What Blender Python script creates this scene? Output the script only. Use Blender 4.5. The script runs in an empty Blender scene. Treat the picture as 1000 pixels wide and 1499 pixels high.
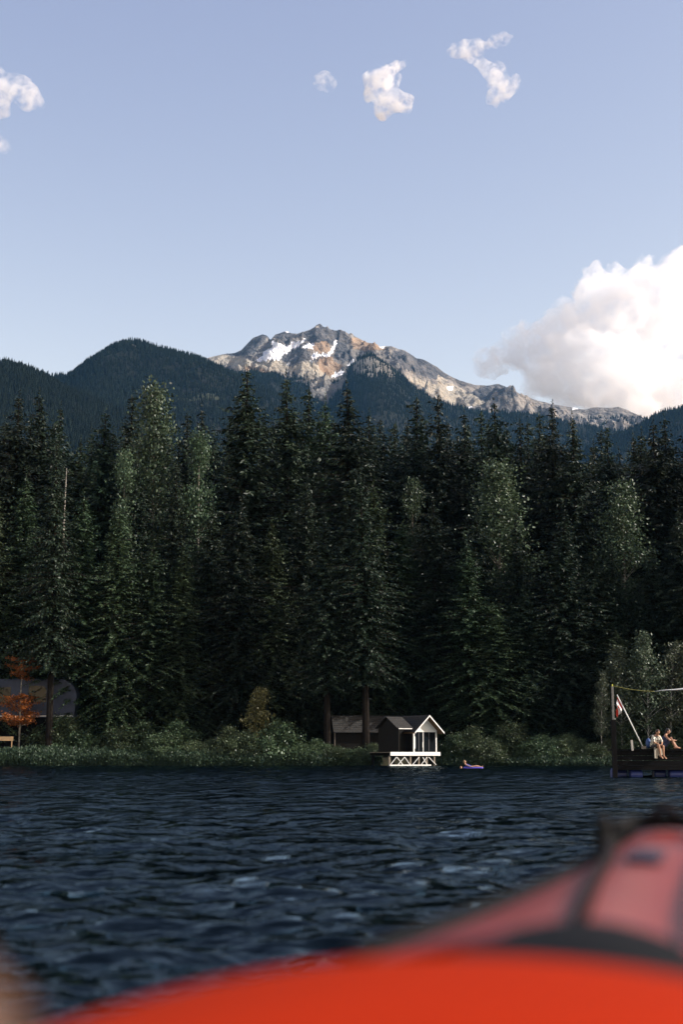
import bpy, bmesh, math, random
import numpy as np
from mathutils import Vector, Matrix

sc = bpy.context.scene
C = sc.collection
R = math.radians
# ------------------------------------------------------------------ camera
H_EYE, Y_HOR, F = 0.88, 1108.0, 2082.0
PITCH = math.atan((Y_HOR - 749.5) / F)
cam_d = bpy.data.cameras.new('camera'); cam = bpy.data.objects.new('camera', cam_d); C.objects.link(cam)
cam_d.sensor_fit = 'VERTICAL'; cam_d.sensor_height = 36; cam_d.sensor_width = 24; cam_d.lens = 50.0
cam_d.clip_start = 0.05; cam_d.clip_end = 40000
cam.location = (0, 0, H_EYE); cam.rotation_euler = (math.pi/2 + PITCH, 0, 0)
cam_d.dof.use_dof = True; cam_d.dof.focus_distance = 140; cam_d.dof.aperture_fstop = 1.9
sc.camera = cam
# ------------------------------------------------------------------ sky, sun, exposure
SUN_AZ, SUN_EL = 98.0, 33.0          # degrees to the right of the view direction, height
w = bpy.data.worlds.new('World'); sc.world = w; w.use_nodes = True
nt = w.node_tree; bg = nt.nodes['Background']
sky = nt.nodes.new('ShaderNodeTexSky'); sky.sky_type = 'NISHITA'; sky.sun_disc = False
sky.sun_elevation = R(SUN_EL); sky.sun_rotation = R(SUN_AZ)
sky.altitude = 600; sky.air_density = 1.0; sky.dust_density = 1.0; sky.ozone_density = 0.7
# film response of the sky colours, the same over the whole sky: each channel k * x^p
sep = nt.nodes.new('ShaderNodeSeparateColor'); com = nt.nodes.new('ShaderNodeCombineColor'); nt.links.new(sky.outputs[0], sep.inputs[0])
for i, (k, p) in enumerate(((1.90, 1.16), (1.25, 1.12), (.89, .80))):
    m1 = nt.nodes.new('ShaderNodeMath'); m1.operation = 'MULTIPLY'; m1.inputs[1].default_value = .2305; nt.links.new(sep.outputs[i], m1.inputs[0])
    m2 = nt.nodes.new('ShaderNodeMath'); m2.operation = 'POWER'; m2.inputs[1].default_value = p; nt.links.new(m1.outputs[0], m2.inputs[0])
    m3 = nt.nodes.new('ShaderNodeMath'); m3.operation = 'MULTIPLY'; m3.inputs[1].default_value = k/.2305; nt.links.new(m2.outputs[0], m3.inputs[0])
    nt.links.new(m3.outputs[0], com.inputs[i])
nt.links.new(com.outputs[0], bg.inputs[0]); bg.inputs[1].default_value = 0.15
sun_d = bpy.data.lights.new('sun', 'SUN'); sun = bpy.data.objects.new('sun', sun_d); C.objects.link(sun)
sun_d.energy = 4.2; sun_d.angle = R(0.5); sun_d.color = (1.0, 0.965, 0.92)
sdir = Vector((math.sin(R(SUN_AZ))*math.cos(R(SUN_EL)), math.cos(R(SUN_AZ))*math.cos(R(SUN_EL)), math.sin(R(SUN_EL))))
sun.rotation_euler = sdir.to_track_quat('Z', 'Y').to_euler(); sun.location = (60, -20, 60)
sc.view_settings.view_transform = 'Standard'; sc.view_settings.look = 'None'
sc.view_settings.exposure = 0.62; sc.view_settings.gamma = 1.0
sc.cycles.use_denoising = True
sc.cycles.max_bounces = 40; sc.cycles.diffuse_bounces = 3; sc.cycles.glossy_bounces = 3
sc.cycles.transparent_max_bounces = 8; sc.cycles.volume_bounces = 32
sc.cycles.use_adaptive_sampling = True; sc.cycles.adaptive_threshold = 0.012

# ------------------------------------------------------------------ helpers
def P(px, py, Y):
    """Point of the place that lies Y metres ahead and shows at pixel (px, py) of the photograph."""
    c, s = math.cos(PITCH), math.sin(PITCH)
    a, b = (px - 500) / F, (749.5 - py) / F
    d = Vector((a, c - s*b, s + c*b))
    return Vector((0, 0, H_EYE)) + d * (Y / d.y)

def project(x, y, z):
    c, s = math.cos(PITCH), math.sin(PITCH)
    z = z - H_EYE
    f = y*c + z*s; u = -y*s + z*c
    return 500 + F*x/f, 749.5 - F*u/f

def link(o, parent=None):
    C.objects.link(o)
    if parent is not None: o.parent = parent
    return o

def tag(o, label=None, cat=None, group=None, kind=None):
    if label: o['label'] = label
    if cat: o['category'] = cat
    if group: o['group'] = group
    if kind: o['kind'] = kind
    return o

def empty(name, loc, rz=0.0, label=None, cat=None, group=None):
    o = bpy.data.objects.new(name, None); o.empty_display_size = .2
    o.location = loc; o.rotation_euler = (0, 0, rz); C.objects.link(o)
    return tag(o, label, cat, group)

def np_mesh(name, verts, faces, mat=None, smooth=False):
    """verts (N,3), faces (M,k)"""
    verts = np.asarray(verts, dtype=np.float32); faces = np.asarray(faces, dtype=np.int32)
    me = bpy.data.meshes.new(name)
    k = faces.shape[1]; m = faces.shape[0]
    me.vertices.add(len(verts)); me.vertices.foreach_set('co', verts.ravel())
    me.loops.add(m*k); me.loops.foreach_set('vertex_index', faces.ravel())
    me.polygons.add(m); me.polygons.foreach_set('loop_start', np.arange(0, m*k, k, dtype=np.int32))
    me.update(calc_edges=True); me.validate()
    if smooth: me.polygons.foreach_set('use_smooth', np.ones(m, dtype=bool))
    if mat: me.materials.append(mat)
    return me

def obj(name, me, parent=None, mat=None):
    o = bpy.data.objects.new(name, me)
    if mat and not me.materials: me.materials.append(mat)
    return link(o, parent)

class MB:
    """collects boxes, bars and tubes into one mesh"""
    def __init__(self): self.v = []; self.f = []
    def add(self, vs, fs):
        b = len(self.v); self.v += [tuple(v) for v in vs]; self.f += [tuple(i+b for i in f) for f in fs]; return self
    def box(self, x0, x1, y0, y1, z0, z1, M=None):
        vs = [Vector((x, y, z)) for z in (z0, z1) for y in (y0, y1) for x in (x0, x1)]
        if M: vs = [M @ v for v in vs]
        return self.add(vs, [(0,2,3,1), (4,5,7,6), (0,1,5,4), (2,6,7,3), (0,4,6,2), (1,3,7,5)])
    def bar(self, p, q, wd, hd, up=Vector((0, 0, 1))):
        p, q = Vector(p), Vector(q); d = (q-p).normalized()
        s = d.cross(up)
        if s.length < 1e-4: s = d.cross(Vector((0, 1, 0)))
        s.normalize(); u = s.cross(d)
        vs = [e + s*a*wd/2 + u*b*hd/2 for e in (p, q) for b in (-1, 1) for a in (-1, 1)]
        return self.add(vs, [(0,1,3,2), (4,6,7,5), (0,4,5,1), (2,3,7,6), (0,2,6,4), (1,5,7,3)])
    def tube(self, pts, rad, n=8, cap=True):
        pts = [Vector(p) for p in pts]
        rads = rad if hasattr(rad, '__len__') else [rad]*len(pts)
        b = len(self.v); m = len(pts)
        for i, p in enumerate(pts):
            d = (pts[min(i+1, m-1)] - pts[max(i-1, 0)]).normalized()
            a = d.cross(Vector((0, 0, 1)))
            if a.length < 1e-3: a = d.cross(Vector((0, 1, 0)))
            a.normalize(); c = a.cross(d)
            for j in range(n):
                t = 2*math.pi*j/n
                self.v.append(tuple(p + (a*math.cos(t) + c*math.sin(t))*rads[i]))
        for i in range(m-1):
            for j in range(n):
                k = (j+1) % n
                self.f.append((b+i*n+j, b+i*n+k, b+(i+1)*n+k, b+(i+1)*n+j))
        if cap:
            self.f.append(tuple(b+j for j in reversed(range(n)))); self.f.append(tuple(b+(m-1)*n+j for j in range(n)))
        return self
    def build(self, name, mat, parent=None, smooth=False, bevel=0):
        me = bpy.data.meshes.new(name); me.from_pydata(self.v, [], self.f); me.update()
        if mat: me.materials.append(mat)
        if smooth: me.polygons.foreach_set('use_smooth', [True]*len(me.polygons))
        o = obj(name, me, parent)
        if bevel:
            b = o.modifiers.new('bevel', 'BEVEL'); b.width = bevel; b.segments = 2
        return o

# value noise
_rs = np.random.RandomState(7)
_T3 = _rs.rand(32, 32, 32).astype(np.float32)*2 - 1
def noise3(x, y, z):
    xi, yi, zi = np.floor(x).astype(int), np.floor(y).astype(int), np.floor(z).astype(int)
    fx, fy, fz = x-xi, y-yi, z-zi
    fx, fy, fz = [t*t*t*(t*(t*6-15)+10) for t in (fx, fy, fz)]
    g = lambda a, b, c: _T3[(xi+a) & 31, (yi+b) & 31, (zi+c) & 31]
    l = lambda a, b, t: a + (b-a)*t
    return l(l(l(g(0,0,0), g(1,0,0), fx), l(g(0,1,0), g(1,1,0), fx), fy),
             l(l(g(0,0,1), g(1,0,1), fx), l(g(0,1,1), g(1,1,1), fx), fy), fz)
def fbm(x, y, z=0.0, oct=5, gain=.5, ridged=False):
    z = np.zeros_like(x) + z; t = 0; a = 1; n = 0
    for i in range(oct):
        v = noise3(x + 17.3*i, y + 9.1*i, z + 4.7*i)
        if ridged: v = 1 - 2*np.abs(v)
        t = t + a*v; n += a; a *= gain; x = x*2.03; y = y*2.03; z = z*2.03
    return t/n

# ------------------------------------------------------------------ materials
def mat(name, col, rough=.6, spec=.5, metal=0, noise=None, bump=None, coat=0):
    """noise = (scale, col2, contrast) ; bump = (scale, strength, distance)"""
    m = bpy.data.materials.new(name); m.use_nodes = True
    n = m.node_tree.nodes; l = m.node_tree.links; b = n['Principled BSDF']
    b.inputs['Base Color'].default_value = (*col, 1); b.inputs['Roughness'].default_value = rough
    b.inputs['Specular IOR Level'].default_value = spec; b.inputs['Metallic'].default_value = metal
    if coat: b.inputs['Coat Weight'].default_value = coat
    tc = n.new('ShaderNodeTexCoord')
    if noise:
        t = n.new('ShaderNodeTexNoise'); t.inputs['Scale'].default_value = noise[0]; t.inputs['Detail'].default_value = 5
        l.new(tc.outputs['Object'], t.inputs['Vector'])
        r = n.new('ShaderNodeValToRGB'); k = noise[2] if len(noise) > 2 else .2
        r.color_ramp.elements[0].position = .5-k; r.color_ramp.elements[1].position = .5+k
        r.color_ramp.elements[0].color = (*col, 1); r.color_ramp.elements[1].color = (*noise[1], 1)
        l.new(t.outputs['Fac'], r.inputs['Fac']); l.new(r.outputs['Color'], b.inputs['Base Color'])
    if bump:
        t = n.new('ShaderNodeTexNoise'); t.inputs['Scale'].default_value = bump[0]; t.inputs['Detail'].default_value = 4
        l.new(tc.outputs['Object'], t.inputs['Vector'])
        bn = n.new('ShaderNodeBump'); bn.inputs['Strength'].default_value = bump[1]; bn.inputs['Distance'].default_value = bump[2]
        l.new(t.outputs['Fac'], bn.inputs['Height']); l.new(bn.outputs['Normal'], b.inputs['Normal'])
    return m

def foliage(name, c1, c2, rough=.5, spec=.4, trans=.15, var=.35, nscale=.6, power=3.0, hue=(.46, .52)):
    """leaf colour: noise through the crown, each plant its own tone, a little light through the leaf"""
    m = bpy.data.materials.new(name); m.use_nodes = True
    n = m.node_tree.nodes; l = m.node_tree.links; b = n['Principled BSDF']; out = n['Material Output']
    b.inputs['Roughness'].default_value = rough; b.inputs['Specular IOR Level'].default_value = spec
    g = n.new('ShaderNodeNewGeometry')
    oi = n.new('ShaderNodeObjectInfo')
    t = n.new('ShaderNodeTexNoise'); t.inputs['Scale'].default_value = nscale; t.inputs['Detail'].default_value = 3
    l.new(g.outputs['Position'], t.inputs['Vector'])
    add = n.new('ShaderNodeMath'); add.operation = 'MULTIPLY_ADD'; add.inputs[1].default_value = .5
    isl = n.new('ShaderNodeMath'); isl.operation = 'MULTIPLY_ADD'; isl.inputs[1].default_value = .5
    l.new(g.outputs['Random Per Island'], isl.inputs[0]); l.new(t.outputs['Fac'], add.inputs[0])
    l.new(add.outputs[0], isl.inputs[2])
    pw_ = n.new('ShaderNodeMath'); pw_.operation = 'POWER'; pw_.inputs[1].default_value = power; l.new(isl.outputs[0], pw_.inputs[0])
    mx = n.new('ShaderNodeMix'); mx.data_type = 'RGBA'
    mx.inputs['A'].default_value = (*c1, 1); mx.inputs['B'].default_value = (*c2, 1)
    l.new(pw_.outputs[0], mx.inputs['Factor'])
    hs = n.new('ShaderNodeHueSaturation')
    mr = n.new('ShaderNodeMapRange'); mr.inputs['To Min'].default_value = 1-var; mr.inputs['To Max'].default_value = 1+var
    l.new(oi.outputs['Random'], mr.inputs['Value']); l.new(mr.outputs[0], hs.inputs['Value'])
    fr_ = n.new('ShaderNodeMath'); fr_.operation = 'MULTIPLY'; fr_.inputs[1].default_value = 7.31; l.new(oi.outputs['Random'], fr_.inputs[0])
    fc = n.new('ShaderNodeMath'); fc.operation = 'FRACT'; l.new(fr_.outputs[0], fc.inputs[0])
    mh = n.new('ShaderNodeMapRange'); mh.inputs['To Min'].default_value = hue[0]; mh.inputs['To Max'].default_value = hue[1]; l.new(fc.outputs[0], mh.inputs['Value']); l.new(mh.outputs[0], hs.inputs['Hue'])
    l.new(mx.outputs['Result'], hs.inputs['Color']); l.new(hs.outputs[0], b.inputs['Base Color'])
    tr = n.new('ShaderNodeBsdfTranslucent'); l.new(hs.outputs[0], tr.inputs['Color'])
    ms = n.new('ShaderNodeMixShader'); ms.inputs[0].default_value = trans
    l.new(b.outputs[0], ms.inputs[1]); l.new(tr.outputs[0], ms.inputs[2]); l.new(ms.outputs[0], out.inputs['Surface'])
    return m

M = {}
M['needles'] = foliage('needles', (.0018, .0038, .0022), (.021, .037, .020), var=.35, trans=.08, spec=.25, rough=.5)
M['needles_light'] = foliage('needles_light', (.0028, .0075, .0034), (.040, .066, .030), var=.35, trans=.1, spec=.25, rough=.5)
M['poplar'] = foliage('poplar_leaves', (.003, .0075, .0035), (.066, .102, .054), rough=.45, spec=.3, trans=.1, var=.25, power=5.0, hue=(.49, .52))
M['bush'] = foliage('bush_leaves', (.003, .0065, .0028), (.076, .112, .056), rough=.4, spec=.25, trans=.12, var=.3, power=4.4)
M['birch'] = foliage('birch_leaves', (.004, .008, .004), (.065, .085, .05), rough=.45, spec=.3, trans=.12, var=.25, power=3.6)
M['reed'] = foliage('reed_leaves', (.004, .010, .005), (.048, .082, .046), trans=.12, var=.2, spec=.25, power=3.0)
M['rust'] = foliage('rust_leaves', (.07, .018, .005), (.36, .115, .022), trans=.25, var=.1, nscale=2, power=1.6, hue=(.5, .5))
M['yellow'] = foliage('yellowing_leaves', (.012, .016, .006), (.14, .13, .045), trans=.15, var=.1, hue=(.5, .5))
M['bark'] = mat('bark', (.009, .0075, .0065), .9, .05, noise=(3, (.022, .018, .015)), bump=(12, .6, .05))
M['bark_pale'] = mat('pale_bark', (.34, .31, .26), .8, .2, noise=(4, (.14, .12, .10), .12))
M['bark_white'] = mat('white_bark', (.55, .53, .48), .7, .2, noise=(6, (.12, .11, .10), .08))
M['white'] = mat('white_paint', (.80, .79, .74), .5, .4, noise=(5, (.70, .69, .64)))
M['soffit'] = mat('soffit_wood', (.20, .12, .06), .7, .3, noise=(9, (.12, .07, .035)))
M['dark_wall'] = mat('dark_timber', (.012, .011, .010), .9, .1, noise=(8, (.02, .018, .015)), bump=(20, .3, .02))
M['shingle'] = mat('grey_shingles', (.018, .018, .017), .9, .1, noise=(14, (.065, .062, .058), .12), bump=(30, .6, .03))
M['glass'] = mat('window_glass', (.008, .010, .012), .08, .25)
M['frame_dark'] = mat('dark_frame', (.06, .06, .065), .4, .4)
M['curtain'] = mat('white_curtain', (.75, .74, .70), .8, .2)
M['wood'] = mat('weathered_wood', (.26, .22, .17), .8, .3, noise=(10, (.15, .12, .09)), bump=(25, .4, .01))
M['black_wood'] = mat('tarred_wood', (.006, .006, .006), .9, .1, noise=(9, (.011, .010, .010)), bump=(18, .4, .01))
M['barrel'] = mat('blue_plastic', (.012, .022, .11), .4, .5, noise=(3, (.016, .03, .15)))
M['rock_b'] = mat('shore_rock', (.22, .20, .17), .9, .2, noise=(5, (.10, .09, .08)), bump=(8, .8, .1))

# ------------------------------------------------------------------ water (waves are geometry close by, relief farther off)
def build_water():
    r = np.concatenate([[.25, .6, 1.0, 1.5], np.geomspace(1.9, 45, 330)[:-1], np.arange(45, 158, .30), [165, 180, 200, 240, 300, 400]])
    a = np.concatenate([np.linspace(-180, -34, 60)[:-1], np.linspace(-34, -17, 50)[:-1], np.linspace(-17, 17, 250),
                        np.linspace(17, 34, 50)[1:], np.linspace(34, 180, 60)[1:-1]])
    A, Rr = np.meshgrid(np.radians(a), r); X = Rr*np.sin(A); Y = Rr*np.cos(A)
    rs = np.random.RandomState(3); Z = np.zeros_like(X)
    dr = np.gradient(r)[:, None]
    # gusts: calmer and rougher patches
    gust = .86 + .28*fbm(X/9.0, Y/9.0, 3.1, 3)
    for i in range(90):
        lam = .14*(18**rs.rand()); k = 2*math.pi/lam
        th = R(250) + rs.normal()*.62
        slope = .041 if lam < .5 else .023
        amp = slope/k; ph = rs.rand()*6.28
        fade = np.clip((lam/np.maximum(dr, Rr*.0024) - 1.8)/2.0, 0, 1)
        p = k*(X*math.cos(th) + Y*math.sin(th)) + ph + 1.3*noise3(X/(lam*4)+i, Y/(lam*4), np.zeros_like(X)+i*1.7)
        Z += amp*fade*gust*(np.sin(p) + .25*np.cos(2*p))
    Z = np.where(Rr > 170, 0, Z)
    n, m = X.shape
    V = np.stack([X, Y, Z], -1).reshape(-1, 3)
    i = np.arange(n-1)[:, None]*m; j = np.arange(m)[None, :]; j2 = (j+1) % m
    Fq = np.stack([i+j, i+j2, i+m+j2, i+m+j], -1).reshape(-1, 4)
    # centre patch
    V = np.vstack([V, [[0, 0, 0]]]); c = len(V)-1
    me = np_mesh('water', V, Fq, None, True)
    mt = bpy.data.materials.new('lake_water'); mt.use_nodes = True
    nn = mt.node_tree.nodes; l = mt.node_tree.links; b = nn['Principled BSDF']
    out = nn['Material Output']; nn.remove(b)
    body = nn.new('ShaderNodeBsdfDiffuse'); body.inputs['Color'].default_value = (.0012, .003, .0045, 1)
    gl = nn.new('ShaderNodeBsdfGlossy'); gl.inputs['Roughness'].default_value = .04; gl.inputs['Color'].default_value = (.38, .475, .52, 1)
    fz = nn.new('ShaderNodeFresnel'); fz.inputs['IOR'].default_value = 1.333
    ms = nn.new('ShaderNodeMixShader'); l.new(fz.outputs[0], ms.inputs[0]); l.new(body.outputs[0], ms.inputs[1]); l.new(gl.outputs[0], ms.inputs[2]); l.new(ms.outputs[0], out.inputs['Surface'])
    g = nn.new('ShaderNodeNewGeometry')
    def nz(scale, sx, sy):
        mp = nn.new('ShaderNodeMapping'); mp.inputs['Scale'].default_value = (sx, sy, 1); l.new(g.outputs['Position'], mp.inputs['Vector'])
        t = nn.new('ShaderNodeTexNoise'); t.inputs['Scale'].default_value = scale; t.inputs['Detail'].default_value = 3
        l.new(mp.outputs[0], t.inputs['Vector']); return t
    t1 = nz(1.4, .8, 1.2); t2 = nz(7.0, .8, 1.2)
    b1 = nn.new('ShaderNodeBump'); b1.inputs['Strength'].default_value = .6; b1.inputs['Distance'].default_value = .34
    b2 = nn.new('ShaderNodeBump'); b2.inputs['Strength'].default_value = .35; b2.inputs['Distance'].default_value = .06
    l.new(t1.outputs['Fac'], b1.inputs['Height']); l.new(t2.outputs['Fac'], b2.inputs['Height'])
    l.new(b1.outputs[0], b2.inputs['Normal'])
    for sh in (body, gl, fz): l.new(b2.outputs[0], sh.inputs['Normal'])
    me.materials.append(mt)
    tag(obj('water', me), 'dark rippled blue lake water', kind='structure')
build_water()

# ------------------------------------------------------------------ land
def shore_y(x): return 144.0 + .8*np.sin(x*.21) + 1.1*np.sin(x*.083+1) + .5*np.sin(x*.9)
def ground_z(x, y):
    d = y - shore_y(x)
    return np.where(d < 0, d*.25, .75*(1-np.exp(-d/1.3)) + .035*np.maximum(d-2, 0)) + 0
def build_ground():
    x = np.concatenate([np.linspace(-4000, -120, 40)[:-1], np.linspace(-120, 120, 241), np.linspace(120, 4000, 40)[1:]])
    y = np.concatenate([np.linspace(140, 160, 50)[:-1], np.linspace(160, 260, 60)[:-1], np.geomspace(260, 5900, 50)])
    X, Y = np.meshgrid(x, y)
    Z = ground_z(X, np.minimum(Y, 400)) + .15*fbm(X/3, Y/3, 0, 4)*np.clip((Y-shore_y(X))/3, 0, 1)
    n, m = X.shape; i = np.arange(n-1)[:, None]*m; j = np.arange(m-1)[None, :]
    me = np_mesh('ground', np.stack([X, Y, Z], -1).reshape(-1, 3), np.stack([i+j, i+j+1, i+m+j+1, i+m+j], -1).reshape(-1, 4),
                 mat('forest_floor', (.018, .017, .012), .95, .1, noise=(.6, (.04, .038, .022), .2), bump=(3, .5, .1)), True)
    tag(obj('ground', me), 'dark forest floor behind the lake shore', kind='structure')
build_ground()

def in_poly(px, py, poly):
    ins = np.zeros(px.shape, bool); n = len(poly)
    for i in range(n):
        x0, y0 = poly[i]; x1, y1 = poly[(i+1) % n]
        if y0 == y1: continue
        c = ((y0 > py) != (y1 > py)) & (px < (x1-x0)*(py-y0)/(y1-y0) + x0)
        ins ^= c
    return ins

def attr_mat(name, base, layers, rough=.9, bumps=((.02, .6, 8.0),)):
    """base = (c1, c2, noise scale); layers = [(attribute, c1, c2)]"""
    m = bpy.data.materials.new(name); m.use_nodes = True
    n = m.node_tree.nodes; l = m.node_tree.links; b = n['Principled BSDF']
    b.inputs['Roughness'].default_value = rough; b.inputs['Specular IOR Level'].default_value = .15
    g = n.new('ShaderNodeNewGeometry')
    t = n.new('ShaderNodeTexNoise'); t.inputs['Scale'].default_value = base[2]; t.inputs['Detail'].default_value = 7; t.inputs['Roughness'].default_value = .65
    l.new(g.outputs['Position'], t.inputs['Vector'])
    mr = n.new('ShaderNodeMapRange'); mr.inputs['From Min'].default_value = .35; mr.inputs['From Max'].default_value = .65
    l.new(t.outputs['Fac'], mr.inputs['Value'])
    def mix(a, bb, fac):
        mx = n.new('ShaderNodeMix'); mx.data_type = 'RGBA'
        for s, v in (('A', a), ('B', bb)):
            if isinstance(v, tuple): mx.inputs[s].default_value = (*v, 1)
            else: l.new(v, mx.inputs[s])
        l.new(fac, mx.inputs['Factor']); return mx.outputs['Result']
    col = mix(base[0], base[1], mr.outputs[0])
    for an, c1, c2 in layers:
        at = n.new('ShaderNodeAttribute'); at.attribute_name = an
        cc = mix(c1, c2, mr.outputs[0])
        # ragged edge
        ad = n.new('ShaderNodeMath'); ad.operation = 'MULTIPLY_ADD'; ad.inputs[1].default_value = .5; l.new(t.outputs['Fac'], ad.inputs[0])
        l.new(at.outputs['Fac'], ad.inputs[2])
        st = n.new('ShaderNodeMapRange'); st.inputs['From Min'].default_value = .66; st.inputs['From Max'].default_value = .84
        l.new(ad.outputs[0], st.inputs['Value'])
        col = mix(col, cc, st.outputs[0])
    l.new(col, b.inputs['Base Color'])
    prev = None
    for s, st, d in bumps:
        t2 = n.new('ShaderNodeTexNoise'); t2.inputs['Scale'].default_value = s; t2.inputs['Detail'].default_value = 6
        l.new(g.outputs['Position'], t2.inputs['Vector'])
        bn = n.new('ShaderNodeBump'); bn.inputs['Strength'].default_value = st; bn.inputs['Distance'].default_value = d
        l.new(t2.outputs['Fac'], bn.inputs['Height'])
        if prev: l.new(prev, bn.inputs['Normal'])
        prev = bn.outputs[0]
    l.new(prev, b.inputs['Normal'])
    return m

def hill(name, prof, Yc, front, back, slope, amp, nscale, step, material, label, ridged=True, seed=0., attrs=None, jag=0., ramp=None, drop=0.):
    pts = [P(px, py + drop, Yc) for px, py in prof]
    xs = np.array([p.x for p in pts]); zs = np.array([p.z for p in pts])
    x = np.arange(xs[0], xs[-1], step); y = np.arange(Yc-front, Yc+back, step)
    X, Y = np.meshgrid(x, y)
    Hc = np.interp(X, xs, zs)
    if jag: Hc = Hc + jag*fbm(X/55, X*0, seed+5, 4)
    D = Yc - Y
    n1 = fbm(X/nscale, Y/(nscale*1.6), seed, 6,   .54 if ridged else .52, ridged)
    wgt = np.clip(D/(ramp or nscale*.8), 0, 1)
    Z = Hc - slope*np.where(D > 0, D, -D*.8) + amp*(n1 - (.35 if ridged else 0))*wgt
    Z = np.maximum(Z, 2.0 + 0*Z)
    n, m = X.shape; i = np.arange(n-1)[:, None]*m; j = np.arange(m-1)[None, :]
    me = np_mesh(name, np.stack([X, Y, Z], -1).reshape(-1, 3), np.stack([i+j, i+j+1, i+m+j+1, i+m+j], -1).reshape(-1, 4), material, True)
    if attrs:
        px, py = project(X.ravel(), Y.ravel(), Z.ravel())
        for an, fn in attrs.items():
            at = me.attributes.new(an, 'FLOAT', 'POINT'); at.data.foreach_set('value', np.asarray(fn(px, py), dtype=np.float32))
    o = tag(obj(name, me), label, kind='structure')
    return X, Y, Z

# tree points for far hillsides, drawn as instances: a mass nobody could count
M['far_needles'] = foliage('far_needles', (.0008, .0017, .0015), (.0065, .0105, .0085), trans=0, var=.55, nscale=.006, spec=.05, rough=.9, power=2.2)
def make_far_tree_group():
    g = bpy.data.node_groups.new('far_tree_scatter', 'GeometryNodeTree')
    g.interface.new_socket('Geometry', in_out='INPUT', socket_type='NodeSocketGeometry')
    g.interface.new_socket('Geometry', in_out='OUTPUT', socket_type='NodeSocketGeometry')
    n = g.nodes; l = g.links; gi = n.new('NodeGroupInput'); go = n.new('NodeGroupOutput')
    jn = n.new('GeometryNodeJoinGeometry')
    for (z0, h, r) in ((.06, .42, .20), (.30, .36, .155), (.52, .30, .11), (.72, .30, .06)):
        c = n.new('GeometryNodeMeshCone'); c.fill_type = 'NONE'
        c.inputs['Vertices'].default_value = 7; c.inputs['Radius Top'].default_value = 0.005
        c.inputs['Radius Bottom'].default_value = r; c.inputs['Depth'].default_value = h
        t = n.new('GeometryNodeTransform'); t.inputs['Translation'].default_value = (0, 0, z0)
        t.inputs['Rotation'].default_value = (.06*math.sin(z0*30), .06*math.cos(z0*30), z0*7)
        l.new(c.outputs['Mesh'], t.inputs['Geometry']); l.new(t.outputs[0], jn.inputs[0])
    sm = n.new('GeometryNodeSetMaterial'); sm.inputs['Material'].default_value = M['far_needles']; l.new(jn.outputs[0], sm.inputs['Geometry'])
    ip = n.new('GeometryNodeInstanceOnPoints'); l.new(gi.outputs[0], ip.inputs['Points']); l.new(sm.outputs[0], ip.inputs['Instance'])
    na = n.new('GeometryNodeInputNamedAttribute'); na.data_type = 'FLOAT_VECTOR'; na.inputs['Name'].default_value = 'tree_scale'
    l.new(na.outputs[0], ip.inputs['Scale'])
    nr = n.new('GeometryNodeInputNamedAttribute'); nr.data_type = 'FLOAT_VECTOR'; nr.inputs['Name'].default_value = 'tree_rot'
    l.new(nr.outputs[0], ip.inputs['Rotation'])
    l.new(ip.outputs[0], go.inputs[0])
    return g
FTG = make_far_tree_group()
def far_forest(name, label, XYZ, count, keep, hmin, hmax, seed, ymin=None):
    rs = np.random.RandomState(seed); X, Y, Z = XYZ
    n, m = X.shape; k = count*4
    i = rs.rand(k)*(n-1.001); j = rs.rand(k)*(m-1.001)
    i0, j0 = i.astype(int), j.astype(int); fi, fj = i-i0, j-j0
    bl = lambda A: (A[i0, j0]*(1-fi)*(1-fj) + A[i0+1, j0]*fi*(1-fj) + A[i0, j0+1]*(1-fi)*fj + A[i0+1, j0+1]*fi*fj)
    x, y, z = bl(X), bl(Y), bl(Z)
    px, py = project(x, y, z)
    dens = .5 + .9*fbm(x/45, y/45, seed, 3)
    ok = (z > 4) & (px > -160) & (px < 1160) & (py < 720) & keep(px, py) & (rs.rand(k) < dens + .35)
    x, y, z = [q[ok][:count] for q in (x, y, z)]; c = len(x)
    me = bpy.data.meshes.new(name); me.vertices.add(c); me.vertices.foreach_set('co', np.stack([x, y, z-.8], -1).astype(np.float32).ravel())
    hh = hmin + (hmax-hmin)*rs.rand(c)**1.6*(.75 + .5*(fbm(x/90, y/90, 2., 2)+.5)); ww = hh*(.75 + .5*rs.rand(c))
    a = me.attributes.new('tree_scale', 'FLOAT_VECTOR', 'POINT'); a.data.foreach_set('vector', np.stack([ww, ww, hh], -1).astype(np.float32).ravel())
    a = me.attributes.new('tree_rot', 'FLOAT_VECTOR', 'POINT')
    a.data.foreach_set('vector', np.stack([rs.normal(size=c)*.04, rs.normal(size=c)*.04, rs.rand(c)*6.28], -1).astype(np.float32).ravel())
    o = obj(name, me); md = o.modifiers.new('scatter', 'NODES'); md.node_group = FTG
    tag(o, label, 'forest', kind='stuff')

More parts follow.
